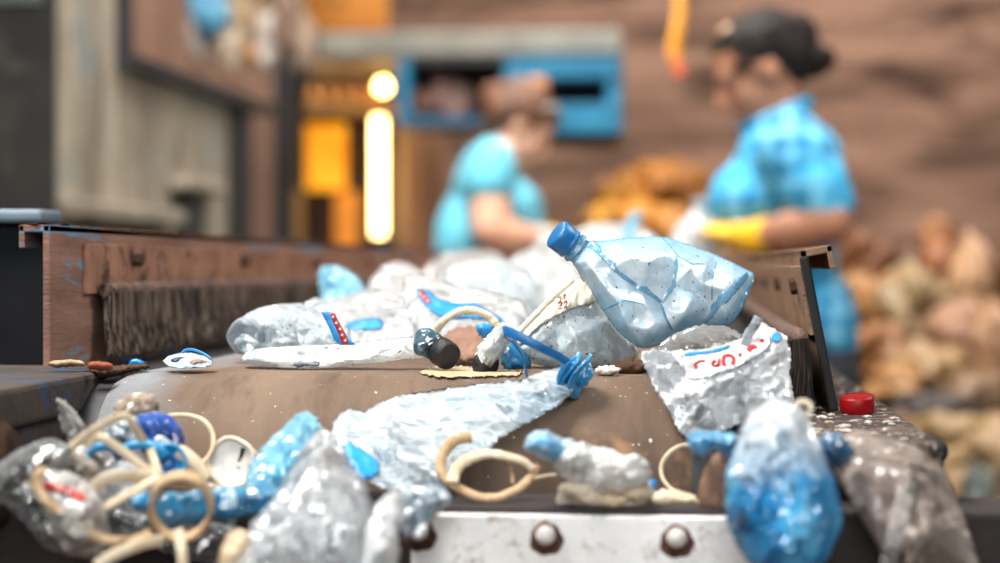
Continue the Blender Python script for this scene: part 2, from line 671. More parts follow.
# belt: a closed strip round the drum, top run and return run
bx0, bx1 = -0.437, 0.002
yf = 5.85
prof = [(yf, BZ)]
for k in range(0, 60):
    prof.append((yf - (yf - YR) * (k + 1) / 60.0, BZ))
for k in range(1, 33):
    a = PI / 2 + PI * k / 32.0
    prof.append((YR + RR * math.cos(a), ZR + RR * math.sin(a)))
prof.append((yf, ZR - RR))
nx = 60
V, F = [], []
for i, (y, z) in enumerate(prof):
    for k in range(nx + 1):
        x = bx0 + (bx1 - bx0) * k / nx
        e = min(k, nx - k) / nx
        dz = 0.0015 * mnoise.noise(Vector((x * 14, y * 9, z * 9))) - (0.006 * max(0, 1 - e / .04) ** 2)
        dy = z - ZR
        n = Vector((0, (y - YR) if y <= YR else 0, dy)).normalized() if z > ZR - RR + 1e-6 or y < YR else Vector((0, 0, -1))
        V.append((x, y + n.y * dz, z + n.z * dz))
for i in range(len(prof) - 1):
    for k in range(nx):
        F.append((i * (nx + 1) + k, (i + 1) * (nx + 1) + k, (i + 1) * (nx + 1) + k + 1, i * (nx + 1) + k + 1))
belt = mesh_obj('belt', V, F, beltmat(), conv)
lathe('drum', (bx0 - .03, YR, ZR), (1, 0, 0), [(.03, 0), (RR - .008, .0), (RR - .006, .03), (RR - .006, bx1 - bx0 + .03), (RR - .008, bx1 - bx0 + .06), (.03, bx1 - bx0 + .06)], M_dark, conv)
lathe('drum_shaft', (-.62, YR, ZR), (1, 0, 0), [(.02, 0), (.02, .80)], M_rust_dark, conv)
# slider bed that carries the belt and fills the width between the skirts
box('slider_bed', -.515, .085, YR + .10, yf, BZ - .05, BZ - .006, M_black, conv)

# left skirt: a channel with the brush plate bolted on
XL = -.515
yl = float(P(50, 300, 1.572).y)
Vv, Ff = join_vf(box_vf(XL - .006, XL, yl, yf, BZ - .01, 1.155, .001),
                 box_vf(XL - .026, XL, yl, yf, 1.149, 1.155, .001),
                 box_vf(XL - .026, XL - .021, yl, yf, 1.136, 1.155, .001))
# roughen the crusted top edge
skirt = mesh_obj('skirt', Vv, Ff, M_rust_blue, conv, smooth=False)
yp = float(P(83, 300, 1.657).y)
plate = box('brush_plate', XL, XL + .005, yp, yf, 1.098, 1.141, M_rust, skirt, .0008)
bolt_y = [1.768 + .435 * k for k in range(9)]


def bolt(loc, axis, r, h, mat, parent, hexa=True, name='bolt'):
    n = 6 if hexa else 20
    pr = [(r, 0), (r, h * .8), (r * .86, h), (r * .3, h * 1.02)]
    return lathe(name, loc, axis, pr, mat, parent, n, smooth=not hexa)


for y in bolt_y:
    p = P(121, 256, 1.768)
    bolt((XL + .0045, y * 1.0 - .02, 1.1290), (1, 0, 0), .0075, .010, M_rust_dark, skirt)
lump = []
rg = random.Random(3)
for k in range(46):
    y = yl + rg.random() ** 1.5 * 1.6
    s = .0012 + .0022 * rg.random()
    bm = bmesh.new()
    bmesh.ops.create_icosphere(bm, subdivisions=1, radius=s)
    V0 = [(v.co.x * 1.2 + XL - .013 + (rg.random() - .5) * .024, v.co.y * 1.5 + y, v.co.z * .7 + 1.1552) for v in bm.verts]
    F0 = [[v.index for v in f.verts] for f in bm.faces]
    bm.free()
    lump.append((V0, F0))
crust = mesh_obj('dirt_crust', *join_vf(*lump), M_rust_dark, skirt)
crust['kind'] = 'stuff'


def brush(x0, y0, y1, ztop, zbot, side, rg, tilt=0.0, dens=900.0, rows=3, pitch=.003):
    """rows of stiff bristles hanging from a rail"""
    V, F = [], []
    n = int((y1 - y0) * dens)
    for row in range(rows):
        for k in range(n):
            # denser near the eye, where the single bristles show
            t = rg.random() ** 1.6
            y = y0 + (y1 - y0) * t
            x = x0 + side * (.0015 + row * pitch + rg.random() * .002)
            w = .0006 + .0010 * rg.random() ** 2 + .0012 * t
            zb = zbot + rg.random() ** 2 * .012
            lean = (rg.random() - .5) * .014
            leanx = side * (rg.random() * .008 + .002)
            o = len(V)
            for s, (zz) in enumerate((ztop, (ztop + zb) / 2, zb)):
                f = s / 2.0
                cx, cy = x + leanx * f * f, y + lean * f * f + tilt * f
                for (a, b) in ((-1, -1), (1, -1), (1, 1), (-1, 1)):
                    V.append((cx + a * w * .6 * (1 - .4 * f), cy + b * w * (1 - .4 * f), zz))
            for s in range(2):
                for q in range(4):
                    r = (q + 1) % 4
                    F.append((o + s * 4 + q, o + s * 4 + r, o + s * 4 + 4 + r, o + s * 4 + 4 + q))
            F.append((o + 8, o + 9, o + 10, o + 11))
    return V, F


M_bristle = solid('bristle', '1d1715', '8c7766', 'd0bda9', rough=.75, scale=260, stretch=(1, 1, .04), lo=.46, hi=.6, c3scale=150, c3lo=.6, c3hi=.66, spec=.25)
M_bristle_dark = solid('grimy_bristle', '15110f', '372b24', '574439', rough=.8, scale=300, stretch=(1, 1, .05), c3scale=160, c3lo=.62, c3hi=.7, spec=.2)
M_rail = solid('brush_rail_dirt', '4a3b34', '8a6c5c', '2a2220', rough=.8, scale=70, bump=.8, bscale=160)
rgb = random.Random(11)
yb = float(P(92, 300, 1.69).y)
bl = empty_part = mesh_obj('brush', *brush(XL + .006, yb, 4.2, 1.099, BZ + .003, 1, rgb, dens=620), M_bristle, conv, smooth=False)
pth = []
for k in range(220):
    y = yb - .003 + (yf - yb) * (k / 219.0) ** 1.6
    pth.append((XL + .0095 + .0008 * math.sin(k * 1.9), y, 1.1005 + .0009 * math.sin(k * 2.7) + .0007 * math.sin(k * 5.1)))
sweep('brush_rail', pth, .006, .0068, M_rail, bl, wob=.08, up=(0, 0, 1), ns=9)

# right skirt
XR = .090
yr = float(P(803, 300, 1.55).y) - .01
Vv, Ff = join_vf(box_vf(XR, XR + .006, yr, yf, 1.004, 1.136, .001),
                 box_vf(XR, XR + .026, yr, yf, 1.130, 1.136, .001),
                 box_vf(XR + .021, XR + .026, yr, yf, 1.117, 1.136, .001))
M_rust_tan = solid('tan_rusty_steel', '7d5f4a', '9c7a5f', '3a2a22', rough=.8, scale=22, c3scale=40, c3lo=.56, c3hi=.66, bump=.5, bscale=120, spec=.3)
skr = mesh_obj('skirt', Vv, Ff, M_rust_tan, conv, smooth=False)
box('end_stiffener', XR - .001, XR + .0065, yr - .003, yr + .003, 1.006, 1.131, M_black, skr, .002)
box('brush_plate', XR - .004, XR, yr + .004, yf, 1.068, 1.124, M_rust_tan, skr, .0008)
for k in range(8):
    bolt((XR - .0035, yr + .07 + .30 * k, 1.108), (-1, 0, 0), .007, .006, M_rust_dark, skr)
br = mesh_obj('brush', *brush(XR - .001, yr - .012, 3.6, 1.066, 1.018, -1, rgb, dens=600, rows=5, pitch=.0035), M_bristle_dark, conv, smooth=False)
sweep('brush_rail', [(XR - .010, yr - .004 + (yf - yr) * k / 60.0, 1.067) for k in range(61)], .0075, .0075, M_rail, br, wob=.05, up=(0, 0, 1), ns=12)

# the outer skirt leans outward
for ob_, ang, dx in ((skr, -11, .020), (br, -9, .014)):
    rot = Matrix.Rotation(math.radians(ang), 3, 'Y')
    piv = Vector((XR, 0, 1.01)) - conv.location
    ob_.rotation_euler = rot.to_euler()
    ob_.location = piv - rot @ piv + Vector((dx, 0, 0))

# frame rails on both sides, the right one with dried flakes on top
M_ledge_l = solid('dirty_blue_steel', '261f1b', '43362d', '1f3a55', rough=.8, scale=16, c3scale=13, c3lo=.56, c3hi=.62, bump=.6, bscale=90)
fl = mesh_obj('frame_rail', *join_vf(box_vf(-.62, -.452, .85, 1.56, 1.012, BZ, .004), box_vf(-.62, -.46, .85, 1.56, .80, 1.012, .003),
                                     box_vf(-.552, -.535, 1.50, yf, .82, BZ - .012, .003)), M_ledge_l, conv, smooth=False)
lathe('pivot_collar', (-.470, 1.24, .985), (1, 0, 0), [(.012, 0), (.033, .0), (.036, .008), (.036, .018), (.030, .024), (.010, .024)], M_rust_dark, fl, 28)


def flakemat():
    b = NT('flaking_ledge')
    co = b.co()
    c = b.mix(b.step(b.noise(co, 30, 4), .4, .6), lin('2a1f1b'), lin('5a4438'))
    m = b.step(b.noise(co, 120, 5, .7, .6), .58, .63)
    c = b.mix(m, c, lin('bdb2a8'))
    c = b.mix(b.step(b.noise(co, 50, 4, .7, .3), .58, .64), c, lin('2a1f1c'))
    bp = b.n('ShaderNodeBump', Strength=.9, Distance=.003, Height=b.noise(co, 120, 6, .7, .6))
    return b.done(b.n('ShaderNodeBsdfPrincipled', Base_Color=c, Roughness=.8, Normal=bp.outputs[0]).outputs[0])


ZL = 1.005
lr = mesh_obj('frame_rail', *join_vf(box_vf(.070, .165, 1.29, yf, ZL - .010, ZL, .003), box_vf(.155, .165, 1.29, yf, ZL - .03, ZL - .010, .0)), flakemat(), conv, smooth=False)
box('rail_web', .080, .150, 1.31, yf, .84, ZL - .0125, M_black, lr, .003)
lathe('rail_end_knob', tuple(P(934, 452, 1.30)), (0, -1, 0), [(.004, -.03), (.009, -.03), (.010, -.004), (.006, .003)], M_black, lr, 20)
rg = random.Random(5)
lump = []
for k in range(190):
    y = 1.31 + rg.random() ** 1.1 * 1.1
    x = .085 + rg.random() * .074
    s = .0012 + .0026 * rg.random()
    bm = bmesh.new()
    bmesh.ops.create_icosphere(bm, subdivisions=1, radius=s)
    a = rg.random() * 6.28
    V0 = []
    for v in bm.verts:
        q = v.co
        V0.append((x + (q.x * math.cos(a) * 1.6 - q.y * math.sin(a)) , y + q.x * math.sin(a) * 1.6 + q.y * math.cos(a), ZL + .0006 + q.z * .45))
    F0 = [[v.index for v in f.verts] for f in bm.faces]
    bm.free()
    lump.append((V0, F0))
M_flake = solid('pale_flakes', 'cdc4ba', '8a7768', '4c3a30', rough=.7, scale=90)
fk = mesh_obj('dried_flakes', *join_vf(*lump), M_flake, lr, smooth=False)
fk['kind'] = 'stuff'

# front cross beam with the bolted white plate
M_beam = solid('dark_red_beam', '1d1513', '2c1d19', '0f0c0b', rough=.75, scale=18, bump=.4)
beam = box('cross_beam', -.62, .22, 1.243, 1.325, .80, .9665, M_beam, conv, .003)


def platemat():
    b = NT('chipped_white_paint')
    co = b.co()
    c = b.mix(b.step(b.noise(co, 12, 4), .35, .65), lin('f6f3ef'), lin('e2ded8'))
    c = b.mix(b.step(b.noise(co, 40, 6, .75, .3), .55, .70), c, lin('8a6d58'))
    c = b.mix(b.step(b.noise(co, 90, 5, .75), .66, .70), c, lin('3d2c25'))
    bp = b.n('ShaderNodeBump', Strength=.35, Distance=.002, Height=b.noise(co, 150, 5, .7))
    return b.done(b.n('ShaderNodeBsdfPrincipled', Base_Color=c, Roughness=.55, Normal=bp.outputs[0]).outputs[0])


YP = 1.232
p0, p1 = P(411, 520, 1.245), P(775, 520, 1.235)
fp = box('front_plate', float(p0.x), float(p1.x) + .01, YP, YP + .011, .86, .9625, platemat(), conv, .0012)
M_ringrust = solid('bolt_rust', '4a2f22', '6b4632', '241815', rough=.85, scale=90, bump=.7)
M_bolthead = solid('painted_bolt_head', 'd8d4ce', 'b5aca2', '77604f', rough=.5, scale=150, c3lo=.62, c3hi=.7)
for u, v in ((547, 535), (677, 536), (419, 533)):
    q = P(u, v, 1.24)
    x, z = float(q.x), float(q.z)
    bo = lathe('bolt', (x, YP, z), (0, -1, 0), [(.0088, -.001), (.0084, .002), (.0072, .0035), (.007, .0068), (.0055, .007)], M_ringrust, fp, 24,
               fn=lambda a, h, i: 1 + .06 * math.sin(a * 5) + .03 * math.sin(a * 11 + 1))
    lathe('bolt_head', (x, YP - .0065, z + .0012), (0, -1, .15), [(.0058, -.001), (.0062, .001), (.0062, .0035), (.0052, .0055), (.0028, .0068), (.0006, .007)], M_bolthead, bo, 20)
    lathe('rust_ring', (x, YP - .0002, z - .002), (0, -1, 0), [(.0108, 0), (.010, .0006), (.009, .0007)], M_ringrust, bo, 28,
          fn=lambda a, h, i: 1 + .05 * math.sin(a * 3 + 1.4) + .04 * math.sin(a * 7))
# legs of the machine stand on the floor
for x in (-.555, .075):
    for y in (1.4, 3.0, 5.7):
        box('leg', x, x + .06, y, y + .08, 0.0, .85, M_rust_dark, conv, .004)
# catch tray below the beam, where the spilt rubbish comes to rest
tray = mesh_obj('catch_tray', *join_vf(box_vf(-.66, .26, 1.03, 1.2425, .905, .915, .002), box_vf(-.66, .26, 1.03, 1.036, .915, .93, .001)), M_rust_dark, conv, smooth=False)


# ================================================================== films and plastics
F_clear = film('clear_film', 'd3dade', 'f6fafc', .13, .55, .13, 60, 1.0, st=(1, 1, .4), ck=.32, gl=.10, opn=.5, dirt='6f5f50', dlo=.58, dhi=.75, dscale=22)
F_milky = film('milky_film', dim=.78, col='ecefee', edge='ffffff', op=.62, ope=.97, rough=.16, bscale=60, bstr=.8, st=(1, 1, .6), ck=.3, gl=.08, opn=.45, dirt='8f8172', dlo=.60, dhi=.78, dscale=26, col2='cfd8dc')
F_bluish = film('bluish_clear_film', 'd6e4ea', 'f4fbff', .32, .95, .12, 60, 1.0, st=(.5, 1, 1), ck=.45, gl=.10, opn=.5, col2='9fc6dc', c2lo=.5, c2hi=.68, dirt='74675a', dlo=.6, dhi=.74, dscale=24)
F_cyan = film('cyan_film', '58bbe2', 'b4e8f8', .66, .97, .14, 60, .7, gl=.09, opn=.3, col2='b9dcea', c2lo=.5, c2hi=.7)
F_blue = film('strong_blue_film', '1b8cc8', '5fc4ee', .85, 1.0, .18, 60, .5, gl=.07, opn=.2, col2='2f93d4')
F_deep = film('deep_blue_film', '123f86', '3a6fd0', .92, 1.0, .2, 50, .5, gl=.06, opn=.1, col2='43308c', c2lo=.5, c2hi=.62)
F_brown = film('brown_grey_film', '85736a', 'cbbcb0', .90, .98, .17, 36, .9, st=(1, 1, .45), gl=.07, glg=.4, opn=.4, col2='8d7d72', dirt='3c322c', dlo=.55, dhi=.75, dscale=20)
F_grime = film('grimy_clear_film', '4a4540', 'b0b4b6', .24, .8, .12, 50, 1.1, ck=.35, gl=.12, opn=.4, dirt='2a2420', dlo=.52, dhi=.7, dscale=22, col2='8c8a86')
F_bottle = film('pale_blue_bottle_plastic', 'f8fcfd', '58b4da', .84, .99, .12, 26, .10, dim=1.0, transl=.28, gl=.09, glg=.5, opn=.35, col2='d8ecf3', c2scale=14, dirt='9fb0b4', dlo=.62, dhi=.8, dscale=60, specks=.015, tint='e6f4fa')
F_bottle_w = film('whitish_bottle_plastic', 'f4f3ee', 'ffffff', .80, .98, .15, 60, .8, dim=1.0, transl=.35, ck=.2, st=(.55, 1, 1), gl=.08, opn=.3, col2='c3cdd2', dirt='9a8d7d', dlo=.6, dhi=.78, dscale=50, specks=.025)
F_bottle_g = film('greyish_clear_bottle_plastic', 'c9d8de', 'f0f8fb', .62, .95, .14, 34, .45, dim=.95, transl=.35, gl=.08, opn=.3, col2='8fa3ad', dirt='857868', dlo=.62, dhi=.8, dscale=50, specks=.045)
M_cream = solid('cream_paper', 'e3dac8', 'cdbfa6', 'a08b6d', rough=.6, scale=60, c3scale=90, c3lo=.62, c3hi=.72, bump=.4, bscale=90)
M_white = solid('white_label', 'f1f1ef', 'dfe2e2', rough=.35, scale=40, bump=.2, bscale=80)
M_red = solid('red_print', 'd0281e', 'b41f19', rough=.4, scale=60)
M_bluelab = solid('blue_label', '1f86cf', '2f98dd', '1668a8', rough=.35, scale=30)
M_bluecap = solid('blue_cap_plastic', '125c92', '186fa8', rough=.35, scale=30, bump=.15, bscale=120)
M_blacklid = solid('dirty_black_cap', '0d0e10', '1c1e22', '5a5f64', rough=.5, scale=60, c3scale=130, c3lo=.64, c3hi=.7, bump=.5, bscale=140)
M_redcap = solid('red_cap_plastic', '7c070c', '960a10', rough=.4, spec=.3, scale=30, trans=0)
M_strap = solid('beige_strap', 'dccbb0', 'c6ab85', '94775a', rough=.6, scale=50, c3scale=70, c3lo=.6, c3hi=.72, bump=.3, bscale=140)
M_strap2 = solid('tan_strap', 'b08e66', 'c6a881', '765538', rough=.65, scale=45, c3scale=60, c3lo=.57, c3hi=.7, bump=.4, bscale=140)
M_cord = solid('twisted_cord', 'f0e5cc', 'd2bd98', 'a08662', rough=.8, scale=130, bump=.7, bscale=260)
M_cyanplast = solid('cyan_plastic', '1d86b8', '2b9cd0', '0f5e8c', rough=.35, scale=30)
M_foil = solid('silver_foil', 'c9d2d8', '8d979e', '4b4640', rough=.25, metal=.6, scale=60, bump=.9, bscale=110)
M_chip = solid('pale_flake_chip', 'b79c7e', '8e7257', rough=.8, scale=60, bump=.5)
M_orange = solid('rust_orange_chip', '9c4a26', '6f321c', rough=.8, scale=60, bump=.5)
M_tanfilm = film('tan_crumpled_film', '9c8672', 'd8c8b6', .7, .97, .2, 60, .6, gl=.06, opn=.3, col2='c1ad98', dirt='5e4a3a')
F_tan2 = film('tan_grimy_film', 'b3a18c', 'e2d9cd', .7, .96, .14, 60, .8, gl=.1, opn=.4, col2='7e6a58', dirt='4a3a2e', dlo=.55, dhi=.7)


# ================================================================== rubbish in front of the drum
o = pillow('plastic_bag', [(-12, 470), (20, 448), (52, 437), (72, 446), (70, 462), (62, 478), (80, 500), (104, 530), (112, 548), (100, 560), (70, 556), (45, 548), (25, 524), (5, 505), (-12, 500)],
           (1.215, 50, 500, 0, -.0003), .035, .02, F_grime, 3, .006, 30, 3)
tag(o, 'dark grimy clear plastic bag crumpled in the corner below the blue-stained rail', 'plastic bag')
sa = pillow('sachet', [(38, 476), (50, 470), (70, 472), (92, 484), (104, 505), (110, 530), (104, 552), (80, 556), (62, 552), (50, 528), (40, 500)],
            (1.175, 70, 510, 0, -.0002), .016, .006, film('sachet_film', 'c9c2b8', 'e8e6e2', .6, .95, .12, 60, .9, gl=.12, opn=.5, dirt='5a4b40', dlo=.52, dhi=.66, dscale=30), 9, .006, 22, 2.5)
tag(sa, 'torn clear sachet with a bright red stripe among the beige straps', 'sachet')
rb = patch('red_stripe', [(42, 482), (52, 483), (68, 488), (85, 494), (86, 502), (70, 497), (54, 491), (42, 489)], sa, M_red, sa, lift=.0016)
for k, (u, v) in enumerate(((57, 487), (62, 489), (67, 491))):
    patch('white_letter', [(u, v), (u + 2.6, v + .6), (u + 2.2, v + 4), (u - .2, v + 3.2)], sa, M_white, sa, lift=.0030, step=1.2, smooth_it=0)
patch('white_band', [(50, 492), (66, 498), (84, 504), (83, 510), (66, 506), (52, 499)], sa, M_white, sa, lift=.0012)

o = pillow('film_shard', [(56, 399), (61, 398), (72, 408), (85, 424), (92, 440), (84, 452), (72, 450), (66, 440), (60, 425)], 1.30, .006, .004, film('cloudy_grey_film', '9b948c', 'cfd0cf', .7, .95, .2, 50, .5, dirt='6a5546'), 4, .003, 20, 2.5)
tag(o, 'pointed cloudy grey scrap of film standing up beside the drum end', 'plastic scrap')
o = pillow('plastic_scrap', [(112, 414), (117, 401), (134, 393), (154, 394), (160, 405), (158, 420), (158, 438), (120, 440), (106, 432)], 1.345, .014, .012, M_tanfilm, 5, .004, 18, 2.5)
tag(o, 'tan crumpled plastic scrap standing behind the dark blue bag', 'plastic scrap')
o = pillow('foil_scrap', [(104, 425), (118, 413), (138, 415), (150, 428), (146, 446), (125, 452), (108, 448), (100, 438)], 1.30, .010, .006, M_foil, 6, .005, 14, 2)
tag(o, 'silvery crinkled foil scrap beside the dark blue bag', 'foil scrap')
o = pillow('blue_bag', [(133, 424), (140, 414), (156, 411), (172, 416), (183, 430), (186, 448), (180, 464), (165, 470), (148, 462), (138, 445)], 1.305, .024, .014, F_deep, 7, .004, 24, 2.5)
tag(o, 'dark blue balled-up bag with violet folds on top of the strap tangle', 'plastic bag')
patch('white_tear', [(152, 440), (160, 434), (168, 440), (178, 448), (174, 455), (162, 450)], o, M_white, o, lift=.0015)
o = sweep('plastic_ring', px_path([(87, 468, 1.27), (86, 458, 1.27), (93, 450, 1.265), (104, 446, 1.265), (114, 449, 1.27), (119, 456, 1.28)], 0), .0030, .0030, M_cyanplast)
tag(o, 'small blue plastic ring arc poking out of the straps above the red-striped sachet', 'plastic ring')
o = sweep('plastic_ring', px_path([(122, 450, 1.26), (134, 445, 1.26), (148, 445, 1.26), (158, 449, 1.258), (165, 456, 1.26)], 0), .0032, .0026, M_cyanplast)
tag(o, 'flat cyan plastic ring arc leading to the cyan cap beneath the dark blue bag', 'plastic ring')
cp = empty('bottle_cap', P(168, 468, 1.265), 'round cyan plastic cap lying on edge under the dark blue bag', 'bottle cap')
ax = -FWD + UPV * .25 + RGT * .2
lathe('shell', P(168, 464, 1.272), ax, [(.0040, .000), (.0108, .000), (.0118, .002), (.0118, .012), (.0106, .013), (.0100, .012), (.0098, .004), (.003, .0036)], M_cyanplast, cp, 30)
lathe('inner_disc', P(168, 464, 1.272), ax, [(.0055, .0038), (.0050, .0052), (.0015, .0055)], M_bluecap, cp, 24)

# the tangle of packing straps
straps = [
    ('folded beige strap bent into a peak over the silvery foil scrap', [(54, 467, 1.235), (64, 455, 1.23), (80, 440, 1.225), (100, 426, 1.22), (121, 417, 1.215), (129, 419, 1.215), (136, 429, 1.22), (143, 441, 1.228)], .0028, .0010, M_strap),
    ('beige strap lying diagonally across the blue ring arcs', [(86, 448, 1.225), (95, 437, 1.225), (106, 440, 1.222), (124, 452, 1.218), (142, 466, 1.214), (156, 477, 1.212)], .0028, .0010, M_strap),
    ('beige strap curving flat over the cyan cap and sachet', [(88, 520, 1.20), (88, 503, 1.2), (94, 488, 1.2), (106, 479, 1.2), (124, 476, 1.202), (142, 477, 1.206), (157, 478, 1.21)], .0040, .0011, M_strap),
    ('short beige strap rising straight from the sachet to the strap crossing', [(84, 521, 1.195), (100, 511, 1.196), (118, 500, 1.198), (138, 489, 1.2), (159, 477, 1.203)], .0028, .0010, M_strap),
    ('beige strap folded upright next to the cyan cap', [(150, 450, 1.222), (153, 458, 1.218), (157, 470, 1.212), (161, 480, 1.21)], .0028, .0010, M_strap),
    ('long tan strap hooked round the red stripe and trailing under the wooden-looking hoop', [(46, 472, 1.165), (38, 473, 1.165), (37, 486, 1.163), (46, 500, 1.16), (60, 511, 1.158), (78, 523, 1.156), (92, 534, 1.156), (112, 541, 1.158), (135, 540, 1.165), (150, 533, 1.175)], .0028, .0010, M_strap2),
    ('beige strap end slanting down to the edge beneath the hoop', [(96, 566, 1.15), (112, 556, 1.152), (128, 549, 1.155), (146, 543, 1.16), (163, 540, 1.17)], .0034, .0012, M_strap),
    ('short beige strap hanging straight down below the hoop', [(178, 530, 1.16), (180, 540, 1.155), (182, 552, 1.15), (183, 570, 1.147)], .0030, .0011, M_strap),
    ('short beige strap folded between the dark blue bag and the white cup', [(178, 451, 1.27), (184, 454, 1.268), (193, 461, 1.265), (201, 470, 1.262), (206, 480, 1.26)], .0045, .0012, M_strap),
]
for k, (lab, pts, w_, h_, m_) in enumerate(straps):
    o = sweep('packing_strap', px_path(pts, 0, 8), w_, h_, m_, square=True, up=tuple(-FWD + UPV * .3), twist=.5 if k % 2 else -.4, wob=.03, seed=k)
    tag(o, lab, 'strap', 'packing straps in the tangle')
pts = [(181 + 30 * math.cos(a), 507 + 31 * math.sin(a), 1.185 + .012 * math.sin(a)) for a in np.linspace(0, 2 * PI, 20, endpoint=False)]
o = sweep('hoop', px_path(pts, 0, 4, True), .0016, .0042, M_strap2, closed=True, square=True, up=tuple(FWD + UPV * .5), wob=.02)
tag(o, 'tan hoop standing round the end of the blue film roll', 'hoop')
o = sweep('wire_hoop', px_path([(168, 416, 1.36), (178, 415, 1.355), (192, 416, 1.35), (204, 421, 1.345), (212, 432, 1.338), (213, 446, 1.33), (208, 457, 1.325), (200, 464, 1.32)], 0, 8), .0016, .0009, M_strap, square=True, wob=.03)
tag(o, 'thin springy beige strip arching against the belt beside the white cup', 'strap', 'packing straps in the tangle')

# crumpled films between and under the straps
clut = [
    ([(98, 470), (112, 458), (128, 462), (146, 470), (158, 482), (160, 500), (146, 514), (124, 516), (106, 506), (96, 488)], 1.262, F_milky, 'dirty white crumpled film under the crossing straps', 61),
    ([(104, 506), (124, 512), (148, 514), (166, 512), (172, 528), (160, 540), (132, 544), (108, 536)], 1.245, F_grime, 'dark grimy film lump under the tan hoop', 62),
    ([(128, 500), (140, 492), (152, 494), (158, 504), (148, 512), (134, 510)], 1.222, F_blue, 'small blue film twist at the crossing of the straps', 63),
    ([(150, 524), (172, 520), (200, 522), (232, 524), (252, 532), (256, 556), (230, 566), (190, 560), (160, 552)], 1.262, F_grime, 'grimy film spread under the blue film roll', 64),
    ([(196, 478), (214, 484), (232, 488), (250, 490), (262, 500), (244, 512), (214, 510), (198, 498)], 1.285, F_tan2, 'tan film folded below the white paper cup', 65),
    ([(60, 452), (74, 444), (92, 446), (104, 456), (108, 476), (96, 492), (78, 490), (64, 474)], 1.262, F_tan2, 'cloudy tan film behind the red-striped sachet', 66),
]
for ol_, d_, m_, lab_, sd_ in clut:
    o = pillow('film_scrap', ol_, (d_, 150, 500, 0, -.0002), .012, .008, m_, sd_, .006, 20, 2.5, rag=.4)
    tag(o, lab_, 'plastic scrap')

# squashed white cup
cu = empty('paper_cup', P(233, 485, 1.31), 'squashed white paper cup seen into its dirty open end', 'cup')
ax = -FWD * 1.0 + UPV * .25 - RGT * .25


def wob(a, h, i):
    return 1 + .05 * math.sin(2 * a + .5) + .03 * math.sin(5 * a)


cx = P(234, 464, 1.335)
lathe('cup_wall', cx, ax, [(.0115, -.020), (.0160, -.012), (.0166, .0), (.0168, .004), (.0160, .005), (.0150, .0035), (.0135, .0022), (.004, .0012)], solid('dirty_white_cup', 'f3f1ec', 'e4ddd0', '8a7866', rough=.5, scale=50, c3scale=80, c3lo=.62, c3hi=.7, bump=.4), cu, 40, wob)
sweep('cup_rim', [tuple(cx + Vector(ax).normalized() * .0045 + frame_from(ax)[0] * (.0166 * wob(a, 0, 0) * math.cos(a)) + frame_from(ax)[1] * (.0166 * wob(a, 0, 0) * math.sin(a))) for a in np.linspace(0, 2 * PI, 48, endpoint=False)],
      .0017, .0017, M_cream, cu, closed=True)
q = cx + Vector(ax).normalized() * .003
sweep('dark_tear', px_path([(243, 448, 1.329), (241, 456, 1.329), (238, 462, 1.329)], 0, 6), .0016, .0006, M_black, cu, taper=lambda t: 1 - .7 * t)

# blue film roll
fr = empty('film_roll', P(218, 520, 1.21), 'blue film twisted into a roll pointing out of the tan hoop', 'film roll')
p0, p1 = P(158, 512, 1.205), P(280, 499, 1.235)
axr = p1 - p0
L = axr.length
M_roll = film('rolled_blue_film', '2f8cbc', '9ad8ee', .92, 1, .13, 40, .35, gl=.12, col2='123f66', c2lo=.45, c2hi=.6, opn=.2)


def rl(a, h, i):
    return 1 + .07 * math.sin(3 * a + h * 40) + .05 * math.sin(5 * a - h * 60)


lathe('rolled_film', p0, axr, [(.003, -.002), (.0075, 0), (.0098, .003)] + [(.0102 + .0009 * math.sin(k * .8), .003 + (L - .006) * k / 30) for k in range(1, 30)] + [(.006, L)], M_roll, fr, 30, rl)
lathe('white_band', p0 + axr * .58, axr, [(.0109, -.0022), (.0113, -.0018), (.0113, .0018), (.0109, .0022)], solid('pale_band', 'b9cdd6', '8fb2c4', rough=.4), fr, 28, lambda a, h, i: 1 + .05 * math.sin(3 * a + 5), closed_ends=False)

# cyan crumpled film
o = pillow('cyan_bag', [(245, 486), (247, 470), (255, 455), (270, 439), (285, 425), (298, 413), (308, 411), (317, 418), (322, 432), (318, 452), (310, 475), (300, 492), (270, 498)],
           (1.29, 290, 450, 0, -.0006), .022, .012, F_cyan, 12, .006, 24, 2.5, aniso=(60, .7))
tag(o, 'light blue crumpled plastic bag peaking beside the white cup', 'plastic bag')

# long clear film with the blue knot
fl_ = empty('clear_film_sheet', P(460, 470, 1.34), 'long wrinkled clear film draped down the belt from a twisted blue knot', 'plastic film')


def fdep(u, v):
    b = belt_depth(u, np.minimum(np.asarray(v), 470)) - .022
    s = np.clip((np.asarray(v) - 400) / 90.0, 0, 1)
    return b - .075 * s ** 1.3 - .03 * np.clip((430 - np.asarray(u)) / 100.0, 0, 1)


